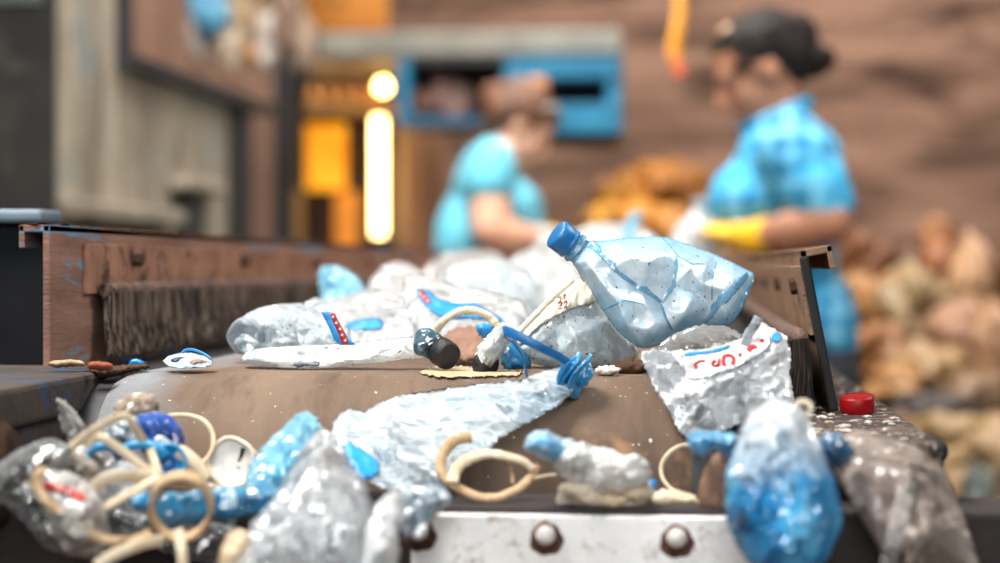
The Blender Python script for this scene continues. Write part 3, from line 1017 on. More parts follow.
o = film_o = pillow('film', [(334, 420), (342, 412), (352, 409), (364, 411), (395, 397), (440, 388), (480, 384), (520, 379), (550, 369), (565, 364), (577, 372), (580, 384), (572, 393), (558, 406), (540, 417), (518, 428), (500, 438), (492, 450), (478, 462), (462, 470), (440, 492), (405, 496), (382, 488), (356, 476), (340, 456), (330, 438)],
           fdep, .016, .006, F_bluish, 14, .0075, 30, 2.6, aniso=(65, .62), parent=fl_)
kn = sack('knot', tuple(P(576, 373, 1.415)), (.012, .011, .010), F_blue, fl_, 5, .25, 4)
for k, (du, dv, r) in enumerate(((-3, -1, .0115), (5, 3, .0125), (-8, 2, .0105))):
    c = P(575 + du, 374 + dv, 1.415)
    axk = (P(600, 385, 1.41) - P(550, 365, 1.42)).normalized()
    x, y, z = frame_from(axk)
    ring = [tuple(c + x * (r * (1 + .1 * math.sin(3 * a + k)) * math.cos(a)) + y * (r * math.sin(a)) + z * (.002 * math.sin(2 * a + k))) for a in np.linspace(0, 2 * PI, 36, endpoint=False)]
    sweep('knot_coil', ring, .0048, .0012, F_blue, fl_, closed=True, wob=.05, square=True, up=tuple(axk))
M_bstrap = solid('blue_tape', '14578e', '1f6ca6', '0c3860', rough=.3, scale=50, bump=.3)
sweep('blue_tie', px_path([(573, 366, 1.41), (558, 356, 1.40), (540, 347, 1.395), (522, 338, 1.395), (506, 331, 1.40), (505, 334, 1.405), (513, 341, 1.41), (521, 352, 1.415), (525, 364, 1.42), (526, 374, 1.425)], 0, 8), .0042, .0007, M_bstrap, fl_, square=True, up=tuple(-FWD + UPV * .2), twist=.6, taper=lambda t: .65 + .5 * t)
patch('blue_print', [(343, 443), (352, 443), (362, 450), (374, 456), (380, 466), (376, 476), (362, 480), (350, 475), (345, 458)], film_o, solid('bright_blue_print', '1d8fe0', '3aa4ea', rough=.4, scale=60), fl_, lift=.002, rag=.8)

# small blue-silver wrapper below the film
o = pillow('wrapper', [(398, 495), (410, 487), (428, 484), (446, 488), (452, 498), (444, 508), (432, 520), (418, 533), (405, 540), (396, 520)], (1.20, 420, 510, 0, -.0004), .010, .005, film('silver_blue_film', '9fb0bc', 'e6f2f8', .75, .98, .1, 70, 1.0, gl=.16, col2='4f7692', c2lo=.48, c2hi=.62, dirt='5a4a3c'), 15, .006, 14, 2)
tag(o, 'small silvery blue crinkled wrapper resting at the corner of the white plate', 'wrapper')
o = pillow('plastic_scrap', [(414, 534), (420, 526), (426, 524), (428, 530), (422, 538), (416, 540)], 1.185, .004, .003, M_white, 4, .001, 8, 1.5)
tag(o, 'tiny white plastic scrap just above the cut corner of the white plate', 'plastic scrap')

# big grey clear bag nearest the eye
o = pillow('plastic_bag', [(226, 570), (238, 548), (252, 522), (272, 500), (286, 476), (300, 452), (312, 434), (322, 427), (334, 433), (344, 448), (354, 466), (366, 484), (372, 505), (372, 530), (366, 552), (362, 580), (226, 580)],
           (1.175, 310, 500, 0, -.0006), .045, .02, F_clear, 17, .012, 44, 2.8, aniso=(70, .6))
tag(o, 'large cloudy clear plastic bag rising to a peak in front of the cyan bag', 'plastic bag')
o = pillow('plastic_bag', [(356, 580), (358, 552), (366, 526), (374, 506), (386, 494), (397, 489), (404, 497), (406, 515), (398, 534), (400, 552), (394, 580)],
           (1.145, 380, 520, 0, -.0005), .016, .008, F_milky, 19, .008, 26, 2.5, aniso=(75, .6))
tag(o, 'narrow white film twist like a flame beside the large cloudy bag', 'plastic bag')
o = pillow('paper_scrap', [(216, 580), (220, 552), (226, 536), (238, 528), (250, 534), (252, 552), (246, 580)], 1.135, .008, .005, solid('stained_paper', 'd8c3a4', 'b3946e', '7f6248', rough=.7, scale=30, bump=.3), 21, .005, 18, 2.5)
tag(o, 'stained beige paper scrap at the foot of the large cloudy bag', 'paper scrap')

# beige rubber ring
pts = [(470, 437, 1.30), (456, 440, 1.295), (446, 449, 1.29), (441, 462, 1.285), (442, 474, 1.28), (452, 484, 1.276), (464, 491, 1.274), (478, 497, 1.272), (496, 498, 1.272), (510, 493, 1.275), (522, 486, 1.282), (532, 475, 1.29), (537, 466, 1.294)]
t = empty('rubber_band', P(490, 500, 1.28), 'thick torn beige rubber loop sitting on the beam above the white plate', 'rubber band')
sweep('loop', px_path(pts, 0, 8), .0036, .0026, M_strap2, t, wob=.05, seed=3, up=tuple(-FWD + UPV * .3), taper=lambda t: 1.15 - .3 * t)
sweep('curl', px_path([(452, 483, 1.272), (455, 472, 1.278), (462, 463, 1.282), (474, 457, 1.286), (490, 454, 1.288), (508, 457, 1.288), (524, 462, 1.29), (533, 470, 1.29)], 0, 8), .0034, .0018, M_strap, t, wob=.05, seed=4, square=True, up=tuple(-FWD + UPV * .5), taper=lambda t: 1.2 - .5 * t)
sweep('split_strand', px_path([(498, 456, 1.29), (506, 463, 1.295), (512, 473, 1.30), (513, 484, 1.298)], 0, 8), .0014, .0010, M_strap2, t, wob=.05)
sweep('thin_strand', px_path([(512, 492, 1.276), (524, 482, 1.285), (540, 477, 1.29), (556, 475, 1.295)], 0, 8), .0012, .0012, M_strap, t, wob=.05)

# crumpled white cup with a blue end
t = empty('crumpled_cup', P(600, 518, 1.27), 'crumpled white plastic cup with a light blue end lying over the white plate', 'cup')
M_crump = film('crumpled_white_plastic', 'f8f5ee', 'ffffff', .97, 1.0, .25, 60, .5, gl=.05, glg=.25, opn=.1, col2='cfc6b8', dirt='9c8466', dlo=.6, dhi=.74, dscale=26, transl=.25)
pillow('lower_flap', [(559, 486), (575, 478), (600, 476), (632, 476), (651, 485), (655, 496), (646, 508), (630, 519), (606, 522), (584, 519), (568, 519), (556, 507)], (1.262, 600, 500, 0, .0003), .012, .012, solid('stained_cup_underside', 'e6d8c2', 'c4a987', '8a6b4e', rough=.6, scale=24, bump=.3), 23, .008, 22, 2.2, aniso=(10, .5), parent=t)
body = pillow('cup_body', [(552, 468), (556, 452), (566, 446), (582, 442), (598, 447), (612, 449), (622, 456), (636, 453), (648, 462), (652, 474), (648, 486), (632, 488), (616, 494), (600, 496), (588, 492), (574, 486), (562, 476)], (1.25, 600, 470, 0, .0002), .020, .012, M_crump, 24, .008, 20, 2.3, parent=t)
pillow('blue_end', [(524, 446), (527, 436), (537, 430), (548, 431), (560, 437), (574, 441), (578, 452), (570, 466), (562, 470), (550, 462), (536, 455), (527, 452)], (1.248, 550, 448, 0, .0002), .014, .010, film('sky_blue_plastic', '5fb2e2', 'bfe2f4', .95, 1, .25, 50, .3, gl=.05, col2='dbe9f0', c2lo=.5, c2hi=.58, c2scale=34, opn=.1, transl=.2), 25, .003, 16, 2.2, parent=t, aniso=(110, .5))
pillow('blue_base', [(628, 505), (640, 490), (652, 478), (658, 484), (650, 505), (640, 519), (622, 523), (606, 520)], 1.275, .004, .004, M_bluelab, 26, .002, 16, 2.2, parent=t)

# thin hoop, flap and brown scrap right of the cup
o = sweep('wire_hoop', px_path([(692, 445, 1.36), (680, 446, 1.355), (669, 453, 1.35), (662, 464, 1.345), (662, 476, 1.34), (668, 486, 1.335), (678, 493, 1.33)], 0, 8), .0015, .0008, M_strap, square=True, wob=.03)
tag(o, 'thin beige strip curled like a hoop below the silver wrapper', 'strap')
o = pillow('cardboard_flap', [(640, 503), (648, 494), (662, 489), (680, 490), (695, 496), (702, 505), (690, 508), (660, 509)], 1.275, .008, .006, M_strap, 27, .002, 24, 2.2, aniso=(0, .4))
tag(o, 'curved beige flap lying on the beam between crumpled cup and blue bulging bag', 'cardboard scrap')
o = pillow('cardboard_scrap', [(699, 508), (698, 490), (703, 472), (712, 456), (722, 450), (732, 458), (734, 490), (726, 514), (710, 516)], 1.25, .008, .006, solid('brown_scrap', '6e5040', '8a6852', '4a352b', rough=.7, scale=30, bump=.4), 28, .003, 30, 2.5)
tag(o, 'brown leathery scrap standing against the blue bulging bag', 'cardboard scrap')

# silver wrapper with red lettering
wr = empty('plastic_wrapper', P(725, 440, 1.39), 'silvery clear wrapper with a white label and red lettering hanging over the drum end', 'wrapper')


def wdep(u, v):
    return 1.395 - (np.asarray(v) - 380) * .00025 + .0001 * (np.asarray(u) - 720)


wb = pillow('film', [(640, 353), (652, 349), (668, 351), (690, 350), (718, 346), (740, 338), (748, 330), (752, 322), (764, 322), (776, 330), (786, 336), (791, 352), (790, 374), (794, 398), (790, 412), (772, 410), (750, 420), (728, 430), (705, 436), (690, 440), (679, 432), (668, 412), (656, 392), (648, 374)],
            wdep, .010, .012, film('silver_clear_film', 'f8f9f9', 'ffffff', .9, .98, .1, 50, .75, dim=1.0, gl=.14, opn=.5, dirt='85766a', dlo=.56, dhi=.7, dscale=24, col2='b4bcc2'), 31, .0085, 26, 2.2, aniso=(150, .75), parent=wr)
sweep('tail', px_path([(745, 345, 1.385), (749, 334, 1.38), (755, 325, 1.378), (759, 317, 1.378)], 0, 8), .0034, .0010, film('tail_film', 'd9e2e6', 'ffffff', .8, 1, .1, 80, .7, gl=.15), wr, square=True, up=tuple(-FWD), wob=.04)
lab = patch('label', [(684, 356), (700, 355), (720, 351), (742, 344), (758, 331), (768, 330), (772, 342), (764, 352), (748, 362), (736, 368), (724, 372), (706, 378), (688, 380), (684, 368)], wb, M_white, wr, lift=.003)
patch('blue_edge', [(684, 353), (698, 352), (716, 349), (730, 344), (730, 348), (716, 352), (700, 355), (685, 357)], wb, M_bluelab, wr, lift=.0045, step=1.5)
patch('blue_corner', [(772, 334), (780, 332), (783, 338), (778, 342), (771, 341)], wb, M_bluelab, wr, lift=.0045, step=1.5)
lb = bvh_of(lab)


def letter(strokes, parent, lift=.0012, wd=.0011, th=.0004, mat=M_red, bv=lb, dflt=1.375, name='letter'):
    parts = []
    for s in strokes:
        pts = [tuple(P(u, v, hit(bv, u, v, dflt) - lift)) for u, v in s]
        parts.append(sweep_vf(smooth_path(pts, 5), wd, th, up=tuple(-FWD), square=True))
    return mesh_obj(name, *join_vf(*parts), mat, parent)


letter([[(705, 361), (700, 361), (696, 363), (695, 366), (697, 368)]], wr, wd=.0009)
letter([[(716, 361), (713, 363), (713, 365), (716, 365), (719, 362), (719, 359), (718, 366)]], wr, wd=.0016)
letter([[(724, 365), (724, 357), (729, 355), (733, 357), (734, 361), (732, 364)]], wr, wd=.0014)
letter([[(740, 353), (740, 356)]], wr, wd=.0012)
letter([[(748, 350), (750, 346), (750, 351)], [(752, 349), (753, 345)]], wr, wd=.0011)
letter([[(754, 347), (754, 345), (756, 348)]], wr, wd=.0012)
letter([[(762, 339), (762, 342)]], wr, wd=.0014)

# blue pinched film left of the bulging bag
o = pillow('film_scrap', [(686, 432), (700, 431), (716, 431), (730, 433), (740, 436), (742, 450), (734, 458), (722, 456), (714, 449), (706, 458), (694, 456), (688, 446)], 1.24, .010, .008, film('mid_blue_film', '3c8fc4', '8fd0f0', .92, 1, .15, 60, .6, gl=.08, col2='7dbfe2', opn=.15), 33, .004, 14, 2.2)
tag(o, 'blue pinched twist of film under the silver wrapper', 'plastic scrap')


# blue bulging bag: white neck, blue filling
def bulbmat():
    b = NT('blue_filled_bag')
    tc = b.t.nodes.new('ShaderNodeTexCoord')
    sep = b.n('ShaderNodeSeparateXYZ', Vector=tc.outputs['Object'])
    co = b.co()
    z = b.math('ADD', sep.outputs[2], b.math('MULTIPLY', b.math('SUBTRACT', b.noise(co, 30, 4), .5), .05))
    f = b.step(z, .055, .088)
    col = b.mix(b.step(b.noise(co, 26, 3, .6, .5), .42, .64), lin('1a88c4'), lin('5cb9e2'))
    col = b.mix(b.step(b.noise(co, 60, 4, .6), .62, .8), col, lin('b9d6e4'))
    col = b.mix(f, col, lin('f4f9fb'))
    fh, crease = b.facets(co, 34, 1.3, 95, 1.0)
    bp = b.n('ShaderNodeBump', Strength=1.0, Distance=1.0, Height=fh)
    df = b.n('ShaderNodeBsdfDiffuse', Color=col, Normal=bp.outputs[0])
    tr = b.n('ShaderNodeBsdfTranslucent', Color=col, Normal=bp.outputs[0])
    m0 = b.n('ShaderNodeMixShader', _0=.35, _1=df.outputs[0], _2=tr.outputs[0])
    tp = b.n('ShaderNodeBsdfTransparent', Color=lin('ffffff'))
    m1 = b.n('ShaderNodeMixShader', _0=.9, _1=tp.outputs[0], _2=m0.outputs[0])
    gs = b.n('ShaderNodeBsdfGlossy', Roughness=.14, Normal=bp.outputs[0])
    lw = b.n('ShaderNodeLayerWeight', Blend=.4)
    m2 = b.n('ShaderNodeMixShader', _0=b.math('ADD', .06, b.math('MULTIPLY', lw.outputs['Facing'], .22)), _1=m1.outputs[0], _2=gs.outputs[0])
    return b.done(m2.outputs[0])


o = pillow('plastic_bag', [(744, 424), (752, 410), (762, 404), (776, 399), (790, 403), (800, 406), (809, 418), (813, 432), (824, 446), (828, 464), (836, 480), (840, 500), (843, 522), (836, 540), (830, 556), (812, 582), (775, 582), (752, 568), (738, 548), (728, 528), (724, 505), (725, 482), (727, 466), (735, 450), (736, 438)],
           (1.15, 780, 490, 0, -.0003), .045, .035, bulbmat(), 35, .009, 26, 2.4, R=44, aniso=(80, .7))
tag(o, 'bulging bag with a white neck and blue filling hanging over the plate end', 'plastic bag')
o = sweep('loop_tie', px_path([(797, 422, 1.19), (795, 410, 1.185), (799, 403, 1.182), (807, 403, 1.18), (811, 409, 1.178), (806, 417, 1.178), (800, 420, 1.18)], 0, 8), .0022, .0013, M_cord, square=True, up=tuple(-FWD + UPV * .4), wob=.04)
tag(o, 'small cream looped tie at the neck of the blue bulging bag', 'tie')

# brown-grey bag on the outer side
bg = empty('plastic_bag', P(900, 570, 1.15), 'large dusty grey-brown clear bag slumped below the red cap', 'plastic bag')
bb = pillow('bag_body', [(828, 444), (842, 434), (862, 430), (884, 434), (905, 441), (928, 452), (944, 468), (956, 492), (966, 520), (974, 546), (984, 582), (902, 582), (884, 556), (866, 528), (850, 500), (836, 474)],
            (1.20, 900, 500, 0, -.0006), .04, .02, F_brown, 37, .010, 48, 2.8, aniso=(60, .6), parent=bg)
pillow('blue_corner', [(815, 440), (826, 433), (838, 432), (848, 440), (856, 452), (850, 464), (838, 470), (828, 462), (819, 452)], 1.175, .014, .01, film('navy_film', '1f4a6c', '4f88b0', .9, 1, .15, 40, .5, gl=.08, opn=.1), 38, .004, 20, 2.4, parent=bg)
patch('pale_strip', [(900, 486), (914, 482), (918, 490), (908, 520), (900, 550), (896, 580), (878, 580), (884, 545), (892, 510)], bb, film('pale_strip_film', 'a9a09a', 'd0cac4', .6, .9, .18, 50, .4), bg, lift=.003, step=3)

# red cap on the rail
rc = empty('bottle_cap', P(858, 415, 1.53), 'bright red bottle cap lying on the flaking rail top', 'bottle cap')
q = P(857.5, 414, (EYE.z - ZL) * FPX / (414 - 268.0))
q.z = ZL + .0012
lathe('shell', q, (-.05, -.12, 1), [(.008, 0), (.0126, 0.0), (.0135, .001), (.0135, .0112), (.0127, .0126), (.0108, .0132), (.003, .0133)], M_redcap, rc, 48, lambda a, h, i: 1 + (.012 * math.sin(a * 24) if 1 < i < 4 else 0), squash=(1.0, 1.0))
lathe('top_rim', q + Vector((0, 0, .0126)), (-.05, -.12, 1), [(.0126, -.0008), (.0131, .0003), (.0122, .0010), (.0112, .0004)], M_redcap, rc, 40, closed_ends=False)


# ================================================================== bottles and bags on the belt
# --- the big crushed blue bottle
bt = empty('plastic_bottle', P(660, 345, 1.54), 'large crushed pale blue bottle with a blue cap tilted over the rubbish', 'bottle')
BO = [(571, 262), (579, 250), (589, 240), (601, 241), (615, 239), (639, 237), (662, 236), (678, 241), (694, 246), (714, 254), (732, 262), (748, 270), (756, 274), (750, 292), (740, 312), (732, 326), (722, 325), (700, 327), (684, 329), (670, 340), (657, 347), (640, 349), (628, 341), (615, 329), (602, 310), (588, 286), (578, 271)]
BC = [(600, 257, .010), (612, 268, .006), (625, 279, .004), (640, 289, .002), (661, 304, -.004), (672, 330, .004),
      (630, 258, .020), (650, 262, .022), (645, 275, .017), (672, 252, .004), (677, 268, .002), (673, 286, .001), (664, 248, .008),
      (592, 268, .014), (604, 285, .020), (618, 300, .022), (634, 302, .014), (648, 308, .012), (628, 325, .022), (637, 318, .010), (648, 330, .018), (640, 340, .010), (656, 322, .012),
      (690, 268, .020), (702, 284, .022), (690, 300, .016), (684, 316, .014), (706, 262, .010), (716, 276, .004), (722, 290, .014), (710, 306, .000), (702, 318, .004), (732, 280, .016), (738, 296, .016), (728, 312, .012), (694, 290, .004), (697, 310, .012)]
# the dent and the folds pressed into the wall
bdep = (1.545, 660, 300, .00035, -.0002)
body = pillow('body', BO, bdep, .022, .030, F_bottle, 41, .0011, 30, 1.9, R=22, ctrl=[(a, c, z * .8) for a, c, z in BC], parent=bt, rag=.15, smooth_it=1)
cax = (P(590, 259, 1.535) - P(556, 233, 1.525)).normalized()
M_neck = film('blue_neck_plastic', '6fb9dc', '1c78b0', .8, 1, .12, 40, .4, gl=.12, opn=.2, col2='a5d6ea')
nb = P(573, 246.5, 1.530)
lathe('neck', P(570, 244, 1.529), cax, [(.0098, .0), (.0100, .004), (.0122, .0045), (.0124, .0062), (.0102, .0072), (.0108, .012), (.0125, .017), (.0150, .022), (.0175, .027)], M_neck, bt, 36, closed_ends=False)
cp = lathe('cap', P(555.5, 233.0, 1.522), cax, [(.002, 0.0002), (.0095, 0), (.0112, .0006), (.0119, .0018), (.0119, .0105), (.0116, .0112), (.0116, .0120), (.0121, .0124), (.0121, .0152), (.0110, .0153)], M_bluecap, bt, 96,
           lambda a, h, i: 1 + (.018 * math.sin(a * 32) if 2 < i < 5 else 0))
# deep blue plastic showing along the folds
bbv = bvh_of(body)
M_fold = film('blue_fold_edge', '7cc8e8', '3a9ccc', .42, .95, .12, 50, .4, dim=1.0, transl=.4, gl=.10, opn=.3, col2='9fd0e4')


def crease(pts, w, name='fold', mat=M_fold, parent=bt, bv=bbv, lift=.0002, h=.0006):
    q = [tuple(P(u, v, hit(bv, u, v, 1.53) - lift)) for u, v in densify(pts, 3, False)]
    return sweep(name, smooth_path(q, 2), w, h, mat, parent, up=tuple(-FWD), taper=lambda t: .5 + 2.0 * t * (1 - t), wob=.12, ns=8)


crease([(589, 246), (602, 258), (618, 272), (640, 288), (660, 303)], .0042)
crease([(592, 242), (598, 248), (600, 256)], .0022)
crease([(662, 238), (670, 247), (678, 256)], .0012)
crease([(678, 256), (676, 270), (672, 288), (662, 303)], .0034)
crease([(678, 256), (692, 264), (704, 264)], .0008)
crease([(661, 304), (665, 318), (672, 330)], .0014)
crease([(748, 274), (730, 292), (716, 306), (704, 322)], .0040)
crease([(752, 280), (742, 300), (734, 318)], .0030)
crease([(604, 310), (624, 300), (644, 304)], .0008)
crease([(716, 262), (712, 280), (712, 300)], .0008)

# --- whitish crushed bottle below it with a cream paper label
b2 = empty('plastic_bottle', P(580, 371, 1.55), 'greyish crushed clear bottle with a torn cream label under the blue bottle', 'bottle')
B2O = [(512, 348), (520, 334), (534, 318), (548, 301), (562, 286), (574, 278), (588, 276), (600, 290), (616, 314), (630, 338), (640, 352), (636, 362), (612, 368), (585, 371), (555, 369), (528, 362), (516, 356)]
B2C = [(560, 310, .012), (585, 300, .010), (600, 325, .022), (575, 335, .026), (545, 340, .018), (560, 355, .014), (605, 350, .018), (585, 355, .02), (540, 352, .010), (620, 345, .008), (590, 318, .012), (556, 328, .010), (530, 348, .012)]
bdy2 = pillow('body', B2O, (1.578, 580, 330, .0002, -.0003), .022, .02, F_bottle_g, 43, .0025, 28, 2.2, R=20, ctrl=B2C, parent=b2, rag=.2)
lab2 = patch('cream_label', [(514, 344), (522, 333), (536, 316), (550, 299.5), (563, 286), (575, 279), (588, 277.5), (596, 290), (598, 302), (582, 305), (566, 311), (552, 318), (540, 325), (530, 334), (522, 344)], bdy2, M_cream, b2, lift=.0048, thick=.0007, curl=lambda u, v: .0022 * np.sin(u * .35 + v * .22) + .0012 * np.sin(u * .8))
l2 = bvh_of(lab2)
M_brownink = solid('brown_print', '6b2f22', '8c4c38', rough=.6, scale=200)
for s in ([[(558, 298), (561, 297), (560, 301)]], [[(563, 296), (566, 295)], [(565, 294), (564, 299)]], [[(558, 304), (560, 302), (562, 304), (560, 306)]], [[(564, 303), (567, 301), (566, 305)]], [[(559, 309), (562, 308)]], [[(564, 308), (566, 306), (567, 309)]]):
    letter(s, b2, wd=.0006, bv=l2, dflt=1.55, mat=M_brownink)
pl_path = px_path([(506, 342, 1.53), (516, 334, 1.525), (530, 320, 1.53), (545, 305, 1.54), (560, 291, 1.55), (573, 280, 1.56)], 0, 8)
sweep('label_edge', pl_path, .0024, .0012, M_cream, b2, wob=.10, seed=8, up=tuple(-FWD))

# --- flattened white bottle with the black cap
b3 = empty('plastic_bottle', P(340, 366, 1.53), 'flattened white bottle with a dirty black cap lying on the belt edge', 'bottle')
B3O = [(241, 359), (246, 352), (262, 348), (290, 346), (320, 345), (350, 344), (376, 341), (396, 339), (414, 338), (428, 338), (438, 342), (434, 354), (422, 358), (404, 359), (386, 362), (366, 365), (340, 367), (312, 369), (285, 368), (258, 366), (244, 363)]
bdy3 = pillow('body', B3O, (1.545, 340, 355, -.0001, -.001), .010, .018, F_bottle_w, 45, .0055, 20, 2.0, R=8, parent=b3, rag=.25, aniso=(5, .5))
ca = (P(463, 366, 1.49) - P(430, 344, 1.53)).normalized()
lathe('neck', P(424, 341, 1.532), ca, [(.0105, .0), (.0115, .004), (.0108, .010), (.0104, .016), (.0104, .020)], film('dirty_blue_neck', '9cc4d6', '3f7f9e', .7, 1, .12, 60, .8, gl=.14, col2='4a5a62', dirt='22201f', dlo=.54, dhi=.66), b3, 28,
      lambda a, h, i: 1 + .08 * math.sin(3 * a + i))
lathe('cap', P(439, 350, 1.521), ca, [(.0106, 0), (.0111, .001), (.0111, .0125), (.0107, .0150), (.0095, .0160), (.0030, .0158), (.001, .0158)], M_blacklid, b3, 72,
      lambda a, h, i: 1 + (.02 * math.sin(a * 26) if 0 < i < 3 else 0))
tg = pillow('label_tab', [(321, 312), (327, 311.5), (334, 313), (338, 321), (344, 331), (353, 342), (356, 345), (340, 345), (334, 340), (330, 329)], 1.532, .0006, .0006, M_bluelab, 46, .0004, 14, 1.6, parent=b3, rag=.1, smooth_it=0)
rd = patch('red_band', [(330, 313), (335, 313.5), (339, 322), (345, 332), (349, 344), (342, 344.5), (339, 335), (334, 324)], tg, M_red, b3, lift=.0008, thick=.0003, smooth_it=0)
rv = bvh_of(rd)
for u, v in ((333, 317), (336, 323), (340, 329), (342, 335), (345, 340.5)):
    letter([[(u - 1.2, v + .6), (u + 1.2, v - 1.0)], [(u - .3, v - 1.0), (u + .9, v + 1.1)]], b3, wd=.0004, bv=rv, dflt=1.53, mat=M_white, lift=.0006)
patch('dark_smear', [(294, 361), (306, 362), (318, 361), (322, 365), (306, 367), (292, 366)], bdy3, solid('grey_smear', '5d6a74', '8c979e', rough=.6), b3, lift=.0006, rag=.6)

# --- clear crushed bottle with its round base to the eye
b4 = empty('plastic_bottle', P(275, 362, 1.65), 'crushed clear bottle with its grey round base beside the brush', 'bottle')
B4O = [(236, 322), (248, 313), (262, 307), (280, 304), (300, 303), (316, 308), (334, 320), (350, 330), (352, 345), (330, 352), (300, 356), (270, 358), (246, 355), (234, 345), (231, 333)]
pillow('body', B4O, (1.66, 280, 330, .0004, -.0012), .022, .025, F_bottle_g, 47, .011, 26, 2.2, R=18, parent=b4, rag=.25, aniso=(20, .8))
lathe('base', P(243, 337, 1.625), (P(243, 337, 1.6) - P(262, 333, 1.65)), [(.016, -.012), (.0155, -.004), (.0135, .0), (.011, .0012), (.006, .0006), (.001, .0002)], film('grey_base', '9aa3ab', 'c9d4da', .85, 1, .18, 50, .4, gl=.08), b4, 32, lambda a, h, i: 1 + .03 * math.sin(5 * a))

# --- white crinkled bag with a blue print behind
b5 = empty('plastic_bag', P(375, 345, 1.95), 'off-white crinkled bag with a blue print lying behind the flattened bottle', 'plastic bag')
bdy5 = pillow('bag_body', [(306, 312), (322, 303), (340, 297), (362, 291), (388, 289), (410, 291), (428, 296), (440, 308), (444, 324), (436, 338), (410, 346), (370, 348), (336, 345), (316, 336)], (1.82, 375, 320, 0, -.003), .035, .03, F_milky, 49, .006, 26, 2.4, parent=b5, rag=.3, aniso=(160, .8))
patch('blue_print', [(343, 326), (352, 321), (366, 318), (382, 318), (384, 328), (368, 330), (352, 330)], bdy5, M_bluelab, b5, lift=.002)

# --- white bag with blue and red print
b6 = empty('plastic_bag', P(465, 350, 1.85), 'white twisted bag with a blue print and red band beside the cord', 'plastic bag')
bdy6 = pillow('bag_body', [(404, 276), (416, 272), (440, 280), (468, 287), (498, 293), (522, 300), (530, 316), (525, 338), (495, 352), (455, 352), (425, 340), (408, 318), (402, 296)], (1.76, 465, 310, 0, -.002), .03, .03, F_milky, 51, .006, 28, 2.4, parent=b6, rag=.3, aniso=(15, .6))
bl6 = patch('blue_print', [(414, 289), (422, 290), (430, 290), (436, 298), (448, 301), (460, 304), (470, 303), (480, 305), (492, 312), (504, 319), (500, 322), (486, 319), (470, 317), (456, 318), (446, 319), (434, 313), (422, 303)], bdy6, M_bluelab, b6, lift=.0035)
rd6 = patch('red_band', [(417, 290), (422, 289.5), (427, 295), (432, 302), (428, 304.5), (422, 299)], bl6, M_red, b6, lift=.0012, thick=.0004)
rv6 = bvh_of(rd6)
for u, v in ((420.5, 293), (424, 297), (427.5, 301)):
    letter([[(u - 1, v + .6), (u + 1, v - .8)], [(u - .4, v - .9), (u + .8, v + 1)]], b6, wd=.0004, bv=rv6, dflt=1.7, mat=M_white, lift=.0006)

# --- cord, brown bottle, knotted film with a dark cap
crd = sweep('cord', px_path([(428, 340, 1.545), (434, 334, 1.54), (440, 325, 1.535), (450, 316, 1.53), (462, 311, 1.53), (476, 311, 1.53), (488, 316, 1.53), (497, 325, 1.528), (504, 334, 1.526), (503, 345, 1.525), (496, 356, 1.52)], 0, 10), .0034, .0030, M_cord, wob=.06, ns=10, twist=14)
tag(crd, 'cream twisted cord arching over the brown lump beside the black cap', 'cord')
o = pillow('brown_lump', [(440, 340), (448, 331), (462, 326), (478, 325), (488, 332), (490, 346), (484, 358), (466, 363), (448, 360), (440, 352)], (1.63, 465, 345, 0, -.002), .02, .02, solid('reddish_brown_clod', '7c5848', '97705c', '54392f', rough=.75, scale=40, bump=.4), 53, .003, 24, 2.2)
tag(o, 'reddish brown rounded clod under the cream cord', 'clod')
o = pillow('film_scrap', [(476, 326), (484, 322), (494, 325), (496, 335), (488, 340), (478, 336)], 1.585, .004, .004, M_bluelab, 54, .002, 12, 2)
tag(o, 'small bright blue scrap caught under the end of the cream cord', 'plastic scrap')
kf = empty('knotted_film', P(490, 372, 1.50), 'dirty white knotted film with a dark bottle cap end beside the blue tie', 'plastic film')
pillow('film', [(474, 356), (478, 346), (486, 338), (494, 328), (503, 322), (512, 326), (514, 336), (506, 346), (500, 358), (492, 370), (480, 372), (474, 366)], 1.505, .012, .010, film('dirty_white_film', 'dcdedb', 'ffffff', .8, .98, .14, 60, .8, gl=.12, col2='a8b4ba', dirt='6b5c50', dlo=.55, dhi=.68, dscale=40), 55, .005, 14, 1.9, parent=kf, aniso=(120, .6))
lathe('cap', P(481, 362, 1.505), (P(498, 370, 1.49) - P(480, 361, 1.505)), [(.009, 0), (.0098, .001), (.0098, .0095), (.009, .011), (.002, .011)], M_blacklid, kf, 40, lambda a, h, i: 1 + .02 * math.sin(a * 20))
o = pillow('film_scrap', [(500, 352), (508, 344), (520, 345), (528, 354), (532, 366), (520, 373), (506, 372), (500, 364)], 1.54, .008, .008, F_blue, 56, .003, 16, 2)
tag(o, 'bright blue film scrap tucked between the knotted film and the blue tie', 'plastic scrap')

# --- dirty crumple under the big bottle, next to the wrapper
o = pillow('crumpled_sheet', [(654, 352), (662, 343), (676, 333), (692, 326), (706, 324), (720, 325), (736, 330), (748, 340), (752, 352), (740, 366), (716, 372), (684, 372), (662, 366)], (1.475, 700, 345, 0, -.0006), .018, .010, film('smoky_grey_film', '77726c', 'b9bab8', .8, .97, .16, 50, .6, gl=.08, opn=.3, col2='6a5c50', c2lo=.46, c2hi=.62, dirt='4a3c34', dlo=.56, dhi=.72), 57, .005, 22, 2.1, aniso=(15, .5))
tag(o, 'smoky grey crumpled sheet wedged between blue bottle and silvery wrapper', 'plastic scrap')

# --- flat printed wrapper on the drum, chips on the rail
def wd_(u, v):
    return belt_depth(u, np.maximum(v, 358)) - .0045


